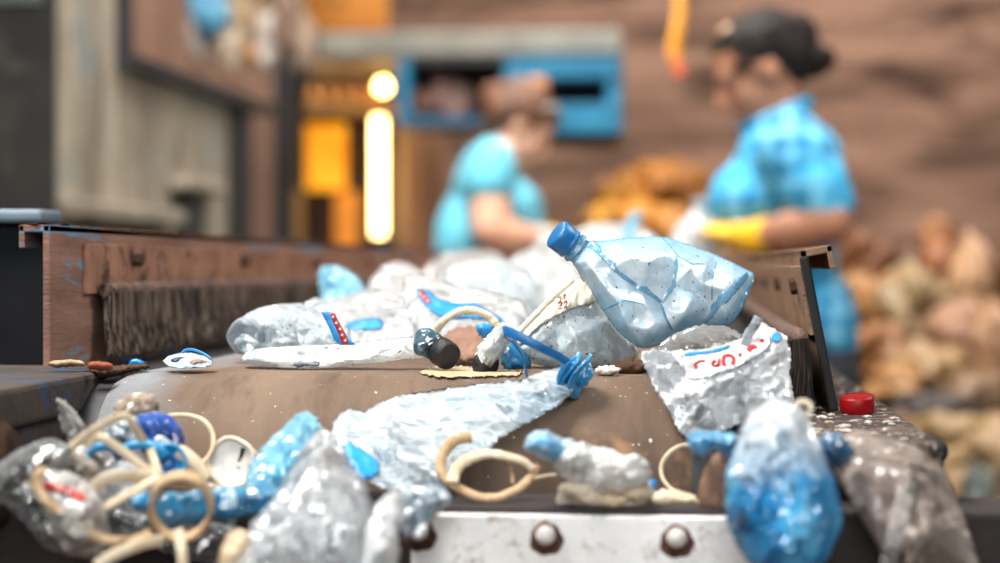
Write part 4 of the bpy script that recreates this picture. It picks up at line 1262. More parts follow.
wp = pillow('wrapper', [(162, 361), (168, 356), (178, 353), (190, 352), (203, 355), (213, 360), (212, 366), (200, 368), (184, 369), (170, 367)], (1.50, 188, 361, 0, -.002), .003, .004, film('pale_blue_print_film', 'd7dfe2', 'ffffff', .95, 1, .2, 60, .4, gl=.08, col2='4d86b0', c2lo=.52, c2hi=.6, c2scale=60, opn=.05), 58, .002, 14, 1.8, rag=.2)
tag(wp, 'small flat blue and white printed wrapper lying on the drum top', 'wrapper')
patch('dark_print', [(170, 360), (176, 357), (183, 356.5), (186, 358), (180, 358.6), (178, 362), (172, 362)], wp, solid('navy_print', '203a5c', '33506e', rough=.5, scale=200), wp, lift=.0008)
patch('brown_print', [(188, 362), (196, 359), (205, 360), (208, 362.5), (198, 363), (193, 365)], wp, solid('tan_print', 'a38a6c', '6e5846', rough=.5, scale=200), wp, lift=.0008)
sweep('curled_tab', px_path([(182, 353, 1.505), (186, 350, 1.505), (194, 350, 1.50), (204, 354, 1.496), (211, 359, 1.492)], 0, 8), .0011, .0006, M_bluelab, wp)
for (pts, d, m, lab) in (
        ([(49, 362), (60, 360), (74, 360), (85, 361), (85, 366), (66, 367), (50, 367)], 1.50, M_chip, 'pale broken chip lying on the blue-stained rail'),
        ([(87, 363), (98, 361), (112, 364), (113, 370), (100, 371), (88, 369)], 1.47, M_orange, 'orange rusty chip at the foot of the brush'),
        ([(128, 361), (137, 359), (146, 362), (143, 367), (132, 367)], 1.56, M_bluelab, 'tiny blue chip at the foot of the brush')):
    o = pillow('chip', pts, d, .005, .006, m, 60, .002, 12, 1.8)
    tag(o, lab, 'chip')
o = pillow('grit_heap', [(84, 372), (92, 366), (108, 365), (118, 366), (128, 364), (146, 363), (150, 368), (130, 372), (116, 376), (100, 380)], 1.50, .01, .012, M_rust_dark, 61, .004, 8, 1.8)
tag(o, 'dark grit heap swept up under the brush corner', 'grit', kind='stuff')

# --- farther along the belt
far = [
    ('plastic_bottle', [(317, 274), (322, 266), (336, 265), (350, 270), (360, 279), (366, 290), (380, 296), (382, 320), (375, 345), (340, 348), (325, 330), (320, 300)], 2.02, F_cyan, .03, 'crushed light blue bottle end standing up behind the clear bottle', 'bottle', 24),
    ('plastic_bag', [(364, 300), (370, 280), (382, 266), (396, 261), (410, 263), (424, 272), (440, 283), (452, 296), (452, 322), (440, 342), (390, 344), (368, 330)], 2.12, film('pearly_film', dim=.68, col='e4e3df', edge='ffffff', op=.8, ope=.98, rough=.18, bscale=40, bstr=.4, gl=.08, opn=.25, col2='c9c4bb'), .035, 'pearly white bag heaped up behind the off-white crinkled bag', 'plastic bag', 30),
    ('plastic_bag', [(436, 290), (444, 272), (458, 264), (476, 261), (494, 258), (512, 262), (528, 270), (540, 284), (542, 310), (530, 334), (480, 336), (445, 325)], 2.30, F_bluish, .035, 'bluish clear bag behind the white twisted bag', 'plastic bag', 28),
    ('plastic_bag', [(500, 280), (506, 264), (516, 254), (530, 249), (548, 252), (562, 258), (578, 262), (590, 278), (592, 305), (580, 326), (530, 328), (505, 315)], 2.55, F_milky, .04, 'white bag just behind the cap of the large blue bottle', 'plastic bag', 30),
    ('plastic_bottle', [(528, 256), (535, 242), (545, 232), (560, 228), (574, 232), (586, 240), (590, 262), (586, 300), (560, 318), (535, 310), (528, 280)], 2.95, film('pale_far_plastic', dim=.68, col='d7dad8', edge='ffffff', op=.85, ope=1, rough=.2, bscale=30, bstr=.4, gl=.06, col2='b4bec2'), .045, 'pale clear bottle beyond the blue cap', 'bottle', 24),
    ('plastic_bag', [(565, 250), (572, 236), (586, 226), (604, 223), (624, 225), (642, 229), (655, 236), (664, 250), (664, 290), (640, 312), (590, 312), (568, 285)], 3.15, film('off_white_far_film', dim=.68, col='dcd8d0', edge='ffffff', op=.9, ope=1, rough=.2, bscale=30, bstr=.4, gl=.06, col2='b9b0a4'), .06, 'off-white bag showing over the top of the large blue bottle', 'plastic bag', 30),
    ('film_scrap', [(622, 232), (626, 220), (634, 210), (641, 210), (642, 218), (637, 228), (634, 244), (626, 246)], 3.12, F_cyan, .012, 'pale blue scrap sticking up from the off-white bag', 'plastic scrap', 14),
    ('plastic_bag', [(420, 275), (430, 262), (448, 253), (470, 250), (492, 250), (506, 258), (512, 280), (505, 320), (470, 328), (432, 318)], 2.75, film('grey_far_film', dim=.68, col='b9b4ad', edge='e9e6e2', op=.85, ope=1, rough=.2, bscale=30, bstr=.4, gl=.06, col2='8f877e'), .05, 'grey-white bag near the far skirt in front of the stooping worker', 'plastic bag', 30),
    ('plastic_bag', [(300, 312), (306, 302), (316, 298), (326, 301), (334, 310), (336, 330), (328, 346), (308, 346), (300, 330)], 1.93, F_bluish, .02, 'small bluish clear bag between the clear bottle and light blue bottle end', 'plastic bag', 20),
]
for k, (nm, ol, d, m, th, lab, cat, wl) in enumerate(far):
    cv = np.mean(np.array(ol), 0)
    o = pillow(nm, ol, (d, cv[0], cv[1], 0, -.0015), th, th, m, 70 + k, .008 * d / 2, wl, 2.8, rag=.4)
    tag(o, lab, cat)

o = pillow('cardboard_scrap', [(418, 372), (432, 366), (452, 365), (478, 367), (505, 369), (528, 371), (520, 375), (490, 376.5), (455, 377), (430, 376)], lambda u, v: belt_depth(u, v) - .004, .0012, .0012, solid('tan_card', 'b89c78', 'd0b894', '8c7152', rough=.7, scale=40, bump=.3), 81, .0004, 20, 2)
tag(o, 'flat tan cardboard scrap lying under the black cap on the drum crest', 'cardboard scrap')
o = pillow('clod', [(606, 366), (616, 360), (630, 357), (644, 360), (650, 368), (644, 375), (622, 376), (608, 374)], 1.49, .010, .010, M_rust_dark, 82, .004, 10, 1.8)
tag(o, 'dark crumbly clod between the greyish bottle and the silvery wrapper', 'clod')
o = pillow('film_scrap', [(592, 372), (600, 366), (612, 365), (622, 369), (618, 374), (602, 376)], 1.465, .004, .004, M_cream, 83, .003, 8, 1.6)
tag(o, 'small cream scrap at the foot of the greyish bottle', 'plastic scrap')


# ================================================================== behind: hopper, cabinet, racks, lamps
def weathered():
    b = NT('weathered_sheet')
    co = b.co((1, 1, .22))
    c0 = b.co()
    c = b.mix(b.step(b.noise(co, 7, 5, .65), .36, .64), lin('7f7464'), lin('c8bba5'))
    c = b.mix(b.step(b.noise(co, 14, 5, .7), .50, .66), c, lin('54483c'))
    c = b.mix(b.step(b.noise(c0, 3.2, 4), .56, .66), c, lin('8b9492'))
    bp = b.n('ShaderNodeBump', Strength=.3, Distance=.01, Height=b.noise(c0, 20, 5))
    return b.done(b.n('ShaderNodeBsdfPrincipled', Base_Color=c, Roughness=.7, Normal=bp.outputs[0]).outputs[0])


M_weather = weathered()
M_darksheet = solid('dark_sheet', '26241f', '38362f', '4a4640', rough=.7, scale=5, c3scale=6, bump=.2)
hp = empty('hopper', (-1.6, 4.3, 0), 'tall weathered grey sheet-metal hopper with a dark end post behind the conveyor', 'hopper')


def xz_prism(name, pts, x0, x1, mat, parent):
    """prism from a (y, z) outline between x0 and x1"""
    n = len(pts)
    V = [(x0, y, z) for y, z in pts] + [(x1, y, z) for y, z in pts]
    F = [tuple(range(n)), tuple(reversed(range(n, 2 * n)))] + [(i, i + n, (i + 1) % n + n, (i + 1) % n) for i in range(n)]
    return mesh_obj(name, V, F, mat, parent, smooth=False)


def ydep(u, X):
    """distance and Y where the sight column u meets the plane x = X"""
    d = X / ((u - 500) / FPX * CA - SA)
    return d, d * CA + (u - 500) * d / FPX * SA


def zat(v, d):
    return EYE.z + (268 - v) * d / FPX


XH = -1.2
d0, y0 = ydep(57, XH)
d1, y1 = ydep(120, XH)
d2, y2 = ydep(228, XH)
d3, y3 = ydep(255, XH)
xz_prism('side_sheet', [(y0, .5), (y0, 2.3), (y1, 2.3), (y1, 1.58), (y2 + .2, 1.55), (y2 + .2, .5)], XH - .02, XH, M_weather, hp)
xz_prism('body', [(y0 + .03, .15), (y0 + .03, 2.25), (y1 - .03, 2.25), (y1 - .03, 1.52), (y2, 1.50), (y2, .15)], XH - .7, XH - .021, M_darksheet, hp)
xz_prism('front_sheet', [(y0 - .02, .2), (y0 - .02, 2.3), (y0, 2.3), (y0, .2)], XH - .75, XH, M_darksheet, hp)
zt1, zt2 = zat(58, d1), zat(106, d3)
xz_prism('front_plate', [(y0 - .03, 1.62), (y0 - .03, 2.3), (y0 - .021, 2.3), (y0 - .021, 1.62)], XH - .74, XH - .02, solid('grey_blue_sheet', '565a58', '6b706e', '3e3a35', rough=.7, scale=4), hp)
box('rear_post', XH - .03, XH + .015, y2, y3 - .1, .0, zt2, M_black, hp)
xz_prism('top_rim', [(y1 - .03, zt1 - .03), (y1 - .03, 2.3), (y1, 2.3), (y1, zt1 + .01), (y3 + .12, zt2 + .01), (y3 + .12, zt2 - .02), (y1, zt1 - .02)], XH, XH + .03, M_dark, hp)
za, zb = zat(222, d1), zat(206, d1)
dq, yq = ydep(165, XH)
box('rail', XH, XH + .05, y0, yq, za, zb, solid('pale_rail', 'a89d8c', '8b7f6e', rough=.6, scale=8), hp, .006)
dq, yq = ydep(168, XH)
dr, yr2 = ydep(224, XH)
br_ = box('bracket', XH, XH + .05, yq, yq + (yr2 - yq) * .72, zat(189, dq), zat(176, dq), MATS['pale_rail'], hp, .006)
box('bracket_leg', XH + .005, XH + .035, yq + .08, yq + .2, zat(235, dq), zat(195, dq), M_dark, br_)
for k in range(2):
    box('leg', XH - .65 + .55 * k, XH - .57 + .55 * k, y0 + .1, y0 + .18, 0, .2, M_dark, hp)
    box('leg', XH - .65 + .55 * k, XH - .57 + .55 * k, y2 - .2, y2 - .12, 0, .2, M_dark, hp)

cb = empty('guard_panel', (-.9, 1.74, 0), 'dark steel guard panel with blue paint spots and a pale top edge beside the skirt', 'panel')
box('body', -1.5, -.575, 1.72, 1.76, .05, float(P(20, 222, 1.72).z), solid('dark_blue_black_steel', '0b0c0e', '151619', '143050', spec=.2, rough=.7, scale=8, c3scale=7, c3lo=.60, c3hi=.66, bump=.2), cb, .004)
box('top_edge', -1.52, -.582, 1.705, 1.765, float(P(20, 222, 1.72).z), float(P(20, 208, 1.72).z), solid('pale_blue_steel', '566a78', '738491', '3d3c3a', rough=.5, scale=14), cb, .004)
for x in (-1.45, -.66):
    box('foot', x, x + .06, 1.70, 1.78, 0, .05, M_dark, cb)

# upper pipe rail with hanging bags in front of the pink-brown board wall
bw = empty('board_screen', (-1.2, 6.6, 0), 'pinkish brown board screen standing behind the weathered hopper', 'screen')
ps, pe = P(120, 100, 6.6), P(288, 100, 6.6)
M_board = solid('pink_brown_board', '8c6c5c', 'a58371', '644b3f', rough=.8, scale=2.4, stretch=(1, 1, .5), spec=.2)
for k in range(5):
    x0_ = ps.x + (pe.x - ps.x) * k / 5
    box('board', x0_ + .003, ps.x + (pe.x - ps.x) * (k + 1) / 5 - .003, 6.6, 6.63, 0, 2.6, M_board, bw)
box('frame_post', pe.x - .06, pe.x - .002, 6.56, 6.66, 0, 2.6, M_dark, bw)
box('frame_bar', ps.x, pe.x, 6.63, 6.68, 1.2, 1.3, M_wood, bw)

hr = sweep('hanging_rail', [tuple(P(150, -22, 6.2)), tuple(P(330, -22, 6.2))], .02, .02, M_dark)
hr2 = tag(hr, 'dark rail above the hanging bundles of bags', 'rail')
bags = [(208, 12, 20, 30, '4f93b4', 'blue-tinted bag hanging highest behind the hopper'), (202, 38, 15, 24, 'cfc7bb', 'pale grey bag bundle hanging over the hopper rim'),
        (240, 18, 17, 34, 'b79a76', 'tan bag hanging between the pale grey and white ones'), (232, 52, 15, 22, 'c9b7a0', 'small cream bag hanging low over the board screen'),
        (247, 56, 10, 14, 'c98a3e', 'small orange bag tucked against the low cream bag'), (268, 40, 14, 30, 'd6cdc4', 'white bag hanging in the middle of the bundle row'),
        (284, 20, 14, 34, '8f7564', 'brown bag hanging behind the white one'), (302, 45, 15, 34, 'a68f7c', 'dusty beige bag hanging nearest the grey lintel')]
for k, (u, v, ru, rv, c, lab) in enumerate(bags):
    d = 6.15 + .05 * (k % 3)
    s = d / FPX
    t = empty('hanging_bag', P(u, v + rv, d), lab, 'plastic bag')
    sack('bag_body', tuple(P(u, v, d)), (ru * s * .82, ru * s * .8, rv * s * .9), solid('hang_' + c, c, c, '5b4a3e', rough=.35, scale=12, c3scale=10, c3lo=.56, c3hi=.66, bump=.6, bscale=16), t, 20 + k, .5, 4)
    sweep('string', [tuple(P(u, v - rv * .8, d)), tuple(P(u, -22, 6.2))], .004, .004, M_cord, t)

# grey lintel, blue machine housing, glowing openings
gl_ = box('lintel', float(P(318, 40, 6.3).x), float(P(622, 40, 6.3).x), 6.2, 6.5, float(P(400, 58, 6.3).z), float(P(400, 33, 6.3).z), solid('grey_green_beam', '7d7a70', '989488', '5b5148', rough=.6, scale=5), None, .01)
tag(gl_, 'grey-green steel beam running above the blue machine housing', 'beam')
M_mblue = solid('machine_blue', '066a90', '0c7da4', '084f6c', rough=.5, scale=6)
D = 6.1
mb = empty('machine_housing', P(510, 130, D), 'bright blue open-fronted machine housing hanging under the grey beam', 'machine')


def pxbox(name, u0, u1, v0, v1, d, depth, mat, parent=None, bev=0.004):
    a, b = P(u0, v1, d), P(u1, v0, d)
    y = float((a.y + b.y) / 2)
    return box(name, float(a.x), float(b.x), y, y + depth, float(a.z), float(b.z), mat, parent, bev)


pxbox('left_post', 398, 409, 58, 124, D, .30, M_mblue, mb)
pxbox('top_bar', 409, 505, 58, 64, D, .30, M_dark, mb)
pxbox('back_panel', 405, 616, 60, 126, D + .30, .02, solid('dark_brown_inside', '2e211c', '4a342b', '1a1312', rough=.8, scale=5), mb)
pxbox('bottom_bar', 405, 505, 116, 126, D, .28, solid('dull_blue', '27506e', '3a6480', rough=.6, scale=8), mb)
pxbox('frame_top', 503, 620, 58, 78, D - .02, .28, M_mblue, mb)
pxbox('frame_bottom', 503, 620, 104, 133, D - .02, .28, M_mblue, mb)
pxbox('frame_side', 503, 530, 76, 106, D - .02, .28, M_mblue, mb)
pxbox('frame_side', 606, 620, 76, 106, D - .02, .28, M_mblue, mb)
pxbox('shadow_gap', 520, 618, 133, 142, D + .02, .2, M_black, mb)  # solid black bar standing in for the shadow under the housing
for k, (u, v, r, c) in enumerate(((418, 92, 10, 'a8755a'), (440, 88, 13, 'b98e80'), (456, 92, 16, 'a98478'), (480, 90, 12, '5d4338'))):
    s = D / FPX
    o = sack('bundle', tuple(P(u, v + 8, D + .14)), (r * s, r * s * .8, r * s * 1.3), solid('bundle_' + c, c, rough=.7, bump=.3), None, 40 + k, .3, 3)
    tag(o, ['orange-brown rag bundle at the blue post inside the housing', 'pinkish rag bundle second from the blue post', 'pale dusty rag bundle third from the blue post', 'dark brown rag bundle behind the head of the stooping worker'][k], 'bundle')

# lit rack: warm openings with shelves, a bulb and a tube
M_glow = solid('glowing_pane', 'e58a16', 'f7b62c', rough=.6, scale=3, emit=1.0)
M_glow2 = solid('glowing_pane_dim', 'b3691c', 'd98f2e', rough=.6, scale=4, emit=.55)
M_shelf = solid('tan_shelf', '8a6844', 'a8824f', rough=.6, scale=6)
rk = empty('lit_rack', P(350, 400, 6.8), 'dark rack with tan shelves in front of warm orange lit openings', 'rack')
pxbox('back_board', 296, 402, 55, 360, 6.95, .03, solid('warm_dark_board', '26170e', '40281a', rough=.8, scale=4), rk)
pxbox('post', 294, 303, 50, 560, 6.75, .06, M_dark, rk)
pxbox('post', 397, 404, 50, 560, 6.75, .06, M_wood, rk)
pxbox('shelf', 303, 398, 62, 74, 6.72, .2, M_shelf, rk)
pxbox('shelf', 303, 398, 104, 112, 6.72, .2, M_shelf, rk)
pxbox('brace', 290, 300, 190, 360, 6.7, .05, M_shelf, rk)
pxbox('lit_pane', 303, 346, 124, 190, 6.90, .02, M_glow, rk)
pxbox('lit_pane', 334, 358, 192, 360, 6.91, .02, M_glow2, rk)
pxbox('lit_pane', 304, 330, 200, 360, 6.92, .02, MATS['warm_dark_board'], rk)
for k in range(5):
    u = 312 + 16 * k
    o = lathe('jar', P(u, 103.5, 6.76), (0, 0, 1), [(.02, 0), (.025, .01), (.025, .045), (.014, .055), (.014, .065)], solid('amber_jar', 'b0702c', 'd0924a', rough=.3, scale=9), None, 16)
    tag(o, ['amber jar at the dark post end of the rack shelf', 'amber jar second from the dark post on the rack shelf', 'amber jar in the middle of the rack shelf', 'amber jar second from the glowing bulb on the rack shelf', 'amber jar beside the glowing bulb'][k], 'jar')


def emis(name, col, st):
    b = NT(name)
    return b.done(b.n('ShaderNodeEmission', Color=lin(col), Strength=st).outputs[0])


bu = empty('bulb_lamp', P(383, 87, 6.66), 'glowing round bulb fixed between the two tan shelves', 'lamp')
s = 6.66 / FPX
lathe('bulb', P(383, 93, 6.66), (0, 0, 1), [(.002, 0), (.012, .002), (.019, .010), (.022, .020), (.019, .031), (.012, .040), (.008, .048)], emis('bulb_glow', 'ffd27a', 26), bu, 24)
lathe('holder', P(383, 79, 6.66), (0, 0, 1), [(.012, -.004), (.013, .0), (.013, .020), (.006, .024)], M_dark, bu, 16)
tu = empty('tube_lamp', P(379, 246, 6.66), 'tall glowing vertical tube lamp beside the orange lit opening', 'lamp')
lathe('tube', P(379, 236, 6.66), (0, 0, 1), [(.014, 0), (.020, .004), (.020, 118 * s), (.014, 118 * s + .004)], emis('tube_glow', 'ffd68a', 15), tu, 20)
lathe('end_cap', P(379, 250, 6.66), (0, 0, 1), [(.020, 0), (.023, .002), (.023, 14 * s), (.019, 14 * s + .003)], M_dark, tu, 20)
lathe('end_cap', P(379, 118, 6.66), (0, 0, 1), [(.019, 0), (.023, .002), (.023, .016), (.01, .018)], M_dark, tu, 20)
box('stand', float(P(376, 200, 6.66).x), float(P(382, 200, 6.66).x), float(P(379, 200, 6.66).y) - .01, float(P(379, 200, 6.66).y) + .01, 0, float(P(379, 250, 6.66).z), M_dark, tu)
wp_ = P(379, 180, 6.55)
LAMP_AT = (float(wp_.x), float(wp_.y), float(wp_.z))

# orange panel above the beam and warm sheets
pxbox('upper_panel', 300, 388, -20, 31, 6.9, .03, solid('orange_panel', 'b8711f', 'd98d2d', '5c3a1f', rough=.6, scale=4, c3scale=4), rk)
o = pxbox('wooden_partition', 404, 445, 128, 560, 6.95, .04, solid('warm_brown_board', '8f674b', 'a67c5d', '5f4333', rough=.8, scale=4, stretch=(1, 1, .3)), None)
tag(o, 'warm brown boarded partition between the lit rack and the stooping worker', 'partition')

# ribbon of orange tape hanging in front
rb_ = empty('hanging_tape', P(677, 74, 4.6), 'orange tape strip with a red tip hanging from above between the workers', 'tape')
sweep('tape', px_path([(680, -70, 4.6), (681, -30, 4.6), (680, 0, 4.6), (679, 20, 4.6), (676, 38, 4.6), (674, 52, 4.6), (677, 64, 4.6)], 0, 8), .013, .004, solid('orange_tape', 'e0891f', 'f0a93a', rough=.4, scale=20), rb_, square=True, up=tuple(-FWD), twist=.5, taper=lambda t: .75 + .7 * t if t < .85 else 1.35 - (t - .85) * 3)
sweep('red_tip', px_path([(676, 60, 4.598), (678, 67, 4.598), (679, 76, 4.598)], 0, 6), .013, .004, solid('red_tape', 'd05a35', rough=.4), rb_, square=True, up=tuple(-FWD))

def dull(c):
    return ''.join('%02x' % int(int(c[i:i + 2], 16) * k_) for i, k_ in ((0, .80), (2, .71), (4, .60)))


# yellow sacks beyond the belt end
ys = [(622, 205, 24, 26, 'c58a2e', 6.4), (652, 190, 26, 28, 'b97a22', 6.6), (680, 195, 26, 36, '9a6420', 6.8), (606, 222, 22, 20, 'd49a33', 6.2), (640, 222, 26, 22, 'cf8f2b', 6.25), (672, 226, 28, 20, 'b87c2c', 6.2), (700, 222, 22, 26, '8a5c24', 6.5), (628, 182, 12, 12, 'd09433', 6.55), (604, 196, 12, 18, 'b58863', 6.7)]
labs = ['yellow ochre sack in the stack behind the large blue bottle', 'amber sack in the middle of the yellow stack', 'dark amber sack at the back of the yellow stack', 'bright yellow sack nearest the stooping worker', 'yellow sack below the amber one', 'ochre sack in front of the dark amber one', 'brown ochre sack beside the plaid shirt', 'little yellow sack on top of the ochre one', 'tan sack at the stooping worker side of the yellow stack']
for k, (u, v, ru, rv, c, d) in enumerate(ys):
    s = d / FPX
    o = sack('sack', tuple(P(u, v, d)), (ru * s, .14, rv * s), solid('sack_' + c, c, dull(c), '6d4a20', rough=.6, scale=10, c3scale=9, c3lo=.56, c3hi=.68, bump=.4), None, 60 + k, .22, 4)
    tag(o, labs[k], 'sack')
tb = empty('sack_table', P(652, 300, 6.5), 'dark table carrying the yellow sacks behind the belt', 'table')
a, b = P(585, 243, 6.2), P(725, 243, 6.2)
box('table_top', a.x, b.x, a.y - .1, a.y + .8, a.z - .05, a.z, M_wood, tb)
for x in (a.x + .02, b.x - .08):
    for y in (a.y, a.y + .65):
        box('leg', x, x + .06, y, y + .06, 0, a.z - .05, M_wood, tb)



# heap of waste at the right
heap = [
    (868, 262, 22, 26, 5.9, '8a5f3e', 'brown sack leaning behind the plaid worker'), (905, 268, 30, 20, 6.1, '6a4a36', 'dark brown bundle lying across the top of the heap'),
    (942, 268, 20, 34, 5.6, 'a5714c', 'orange-brown sack standing on the heap'), (972, 280, 20, 40, 5.4, 'dcc3b0', 'pale pinkish bag standing at the heap top'),
    (996, 296, 14, 36, 5.5, '7a4a38', 'reddish brown bundle at the outer end of the heap'), (872, 306, 26, 30, 5.4, 'b38d5c', 'sandy yellow bag against the blue tunic'),
    (915, 312, 34, 42, 5.3, 'a89e84', 'large pale olive bag in the middle of the heap'), (960, 335, 30, 34, 5.1, 'b5978a', 'dusty pink bag under the pale pinkish one'),
    (990, 350, 22, 40, 5.0, 'b89c86', 'pinkish tan bag below the reddish bundle'), (880, 352, 28, 28, 5.0, '9d7347', 'ochre brown bag below the sandy yellow one'),
    (930, 372, 34, 26, 4.8, 'b09a76', 'tan bag above the black rubbish bag'), (895, 388, 26, 22, 4.7, 'ba9564', 'golden tan bag next to the flaking rail'),
    (932, 412, 44, 18, 4.5, '2c2a2c', 'black rubbish bag lying across the heap'), (978, 400, 30, 26, 4.6, '8d7a66', 'grey brown bag behind the black one'),
    (955, 445, 46, 30, 4.3, 'b5a684', 'big pale straw-coloured bag below the black one'), (900, 440, 30, 26, 4.4, '8c6c4e', 'brown bag beside the rail end'),
    (992, 455, 26, 34, 4.2, 'a8997e', 'straw-coloured bag at the outer edge of the heap'), (978, 500, 14, 36, 4.0, '5f7482', 'slate blue bag stuffed upright low in the heap'),
    (945, 500, 34, 30, 4.1, 'a3906f', 'dull straw bag next to the slate blue one'), (1000, 540, 30, 34, 3.8, '6b5d4e', 'dark earthy bag lowest in the heap'),
    (900, 492, 34, 34, 4.2, '7c6650', 'earth brown bag behind the dusty grey-brown bag'), (850, 330, 22, 40, 5.8, '9c7550', 'tan sack half hidden behind the blue tunic'),
    (845, 400, 30, 34, 5.2, '80603f', 'umber sack showing between skirt and rail'), (938, 232, 16, 16, 5.9, 'b9936c', 'small tan bag topping the heap')]
for k, (u, v, ru, rv, d, c, lab) in enumerate(heap):
    s = d / FPX
    o = sack('rubbish_bag', tuple(P(u, v, d)), (ru * s * 1.05, .12, rv * s * 1.05), solid('heap_' + c, dull(c), dull(c), '5a4636', rough=.5, scale=9, c3scale=9, c3lo=.58, c3hi=.70, bump=.6, bscale=14), None, 90 + k, .42, 4)
    tag(o, lab, 'rubbish bag')
# the mound of small waste that carries them
V, F = [], []
nx_, ny_ = 90, 90
for j in range(ny_ + 1):
    for i in range(nx_ + 1):
        x = .46 + 2.9 * i / nx_
        y = 3.4 + 4.2 * j / ny_
        h = 1.12 * (1 - math.exp(-max(0, (x - .50) * 3.2))) * min(1, max(0, (y - 3.4) / 2.4)) ** .8 * min(1, (7.6 - y) / .8 + .02)
        h = max(0, h + .10 * mnoise.fractal(Vector((x * 3.5, y * 3.5, 1)), .7, 2, 4) * min(1, h * 2)) - .005
        V.append((x, y, h * .92))
for j in range(ny_):
    for i in range(nx_):
        a = j * (nx_ + 1) + i
        F.append((a, a + 1, a + nx_ + 2, a + nx_ + 1))
o = mesh_obj('rubbish_mound', V, F, solid('mixed_waste', '7a5f47', 'a58c6c', '4d3a2c', rough=.8, scale=9, c3scale=12, bump=.8, bscale=20))
tag(o, 'mound of mixed brown waste under the bags behind the conveyor', 'rubbish', kind='stuff')


# ================================================================== the two workers
def cap_vf(p0, r0, p1, r1, n=14):
    """tapered limb piece with round ends"""
    p0, p1 = Vector(p0), Vector(p1)
    ax = p1 - p0
    L = max(ax.length, 1e-4)
    x, y, z = frame_from(ax)
    rows = []
    for k in range(5):
        a = PI / 2 * (1 - k / 4.0)
        rows.append((max(r0 * math.cos(a), 1e-4), -r0 * math.sin(a)))
    for k in range(1, 4):
        rows.append((r0 + (r1 - r0) * k / 4.0, L * k / 4.0))
    for k in range(5):
        a = PI / 2 * k / 4.0
        rows.append((max(r1 * math.cos(a), 1e-4), L + r1 * math.sin(a)))
    V, F = [], []
    for r, h in rows:
        for k in range(n):
            a = 2 * PI * k / n
            V.append(tuple(p0 + x * (r * math.cos(a)) + y * (r * math.sin(a)) + z * h))
    m = len(rows)
    for i in range(m - 1):
        for k in range(n):
            l = (k + 1) % n
            F.append((i * n + k, i * n + l, (i + 1) * n + l, (i + 1) * n + k))
    F.append(tuple(reversed(range(n))))
    F.append(tuple((m - 1) * n + k for k in range(n)))
    return V, F


def ell_vf(c, ax, ay, az, rx, ry, rz):
    bm = bmesh.new()
    bmesh.ops.create_icosphere(bm, subdivisions=3, radius=1.0)
    c = Vector(c)
    V = [tuple(c + Vector(ax) * (v.co.x * rx) + Vector(ay) * (v.co.y * ry) + Vector(az) * (v.co.z * rz)) for v in bm.verts]
    F = [[v.index for v in f.verts] for f in bm.faces]
    bm.free()
    # keep outward winding whatever the handedness of the axes
    if Vector(ax).cross(Vector(ay)).dot(Vector(az)) < 0:
        F = [list(reversed(f)) for f in F]
    return V, F


def fuse(name, shapes, voxel, mat, parent=None, iters=6, rumple=0.0, rscale=9.0, seed=0):
    """one continuous skin over overlapping body masses"""
    V, F = join_vf(*shapes)
    me = bpy.data.meshes.new('tmp')
    me.from_pydata(V, [], F)
    o = bpy.data.objects.new('tmp', me)
    COL.objects.link(o)
    r = o.modifiers.new('r', 'REMESH')
    r.mode = 'VOXEL'
    r.voxel_size = voxel
    s = o.modifiers.new('s', 'SMOOTH')
    s.factor = .5
    s.iterations = iters
    bpy.context.view_layer.update()
    ev = o.evaluated_get(bpy.context.evaluated_depsgraph_get())
    m2 = ev.to_mesh()
    V2 = [tuple(v.co) for v in m2.vertices]
    F2 = [list(p.vertices) for p in m2.polygons]
    N2 = [tuple(v.normal) for v in m2.vertices]
    ev.to_mesh_clear()
    bpy.data.objects.remove(o)
    bpy.data.meshes.remove(me)
    if rumple:
        V2 = [tuple(Vector(p) + Vector(n) * rumple * (abs(mnoise.fractal(Vector(p) * rscale + Vector((seed, 0, 0)), .8, 2, 3)) - .25)) for p, n in zip(V2, N2)]
    return mesh_obj(name, V2, F2, mat, parent)


def face_axes(fu, fv):
    """facing and up vectors of a head, from its look direction in the picture plane (right, down)"""
    f = (RGT * fu - UPV * fv).normalized()
    lat = FWL.copy()
    up = lat.cross(f)
    if up.z < 0:
        up = -up
    return f, up.normalized(), lat


def head_shapes(c, f, up, lat, k=1.0):
    c = Vector(c)
    Q = lambda a, b, l=0.0: c + f * (a * k) + up * (b * k) + lat * (l * k)
    S = [ell_vf(Q(-.012, .025), f, up, lat, .096 * k, .088 * k, .076 * k),
         ell_vf(Q(.030, -.045), f, up, lat, .062 * k, .070 * k, .060 * k),
         ell_vf(Q(.060, -.092), f, up, lat, .026 * k, .022 * k, .028 * k),
         cap_vf(Q(.086, .010), .011 * k, Q(.112, -.030), .013 * k),
         cap_vf(Q(.094, -.036, -.012), .009 * k, Q(.094, -.036, .012), .009 * k),
         cap_vf(Q(.084, -.064, -.018), .008 * k, Q(.084, -.064, .018), .008 * k),
         cap_vf(Q(.080, -.074, -.014), .008 * k, Q(.080, -.074, .014), .008 * k),
         cap_vf(Q(.078, .024, -.04), .012 * k, Q(.078, .024, .04), .012 * k),
         ell_vf(Q(.055, -.030, -.040), f, up, lat, .028 * k, .028 * k, .022 * k),
         ell_vf(Q(.055, -.030, .040), f, up, lat, .028 * k, .028 * k, .022 * k),
         ell_vf(Q(-.005, -.015, -.076), f, up, lat, .018 * k, .030 * k, .010 * k),
         ell_vf(Q(-.005, -.015, .076), f, up, lat, .018 * k, .030 * k, .010 * k)]
    return S, Q


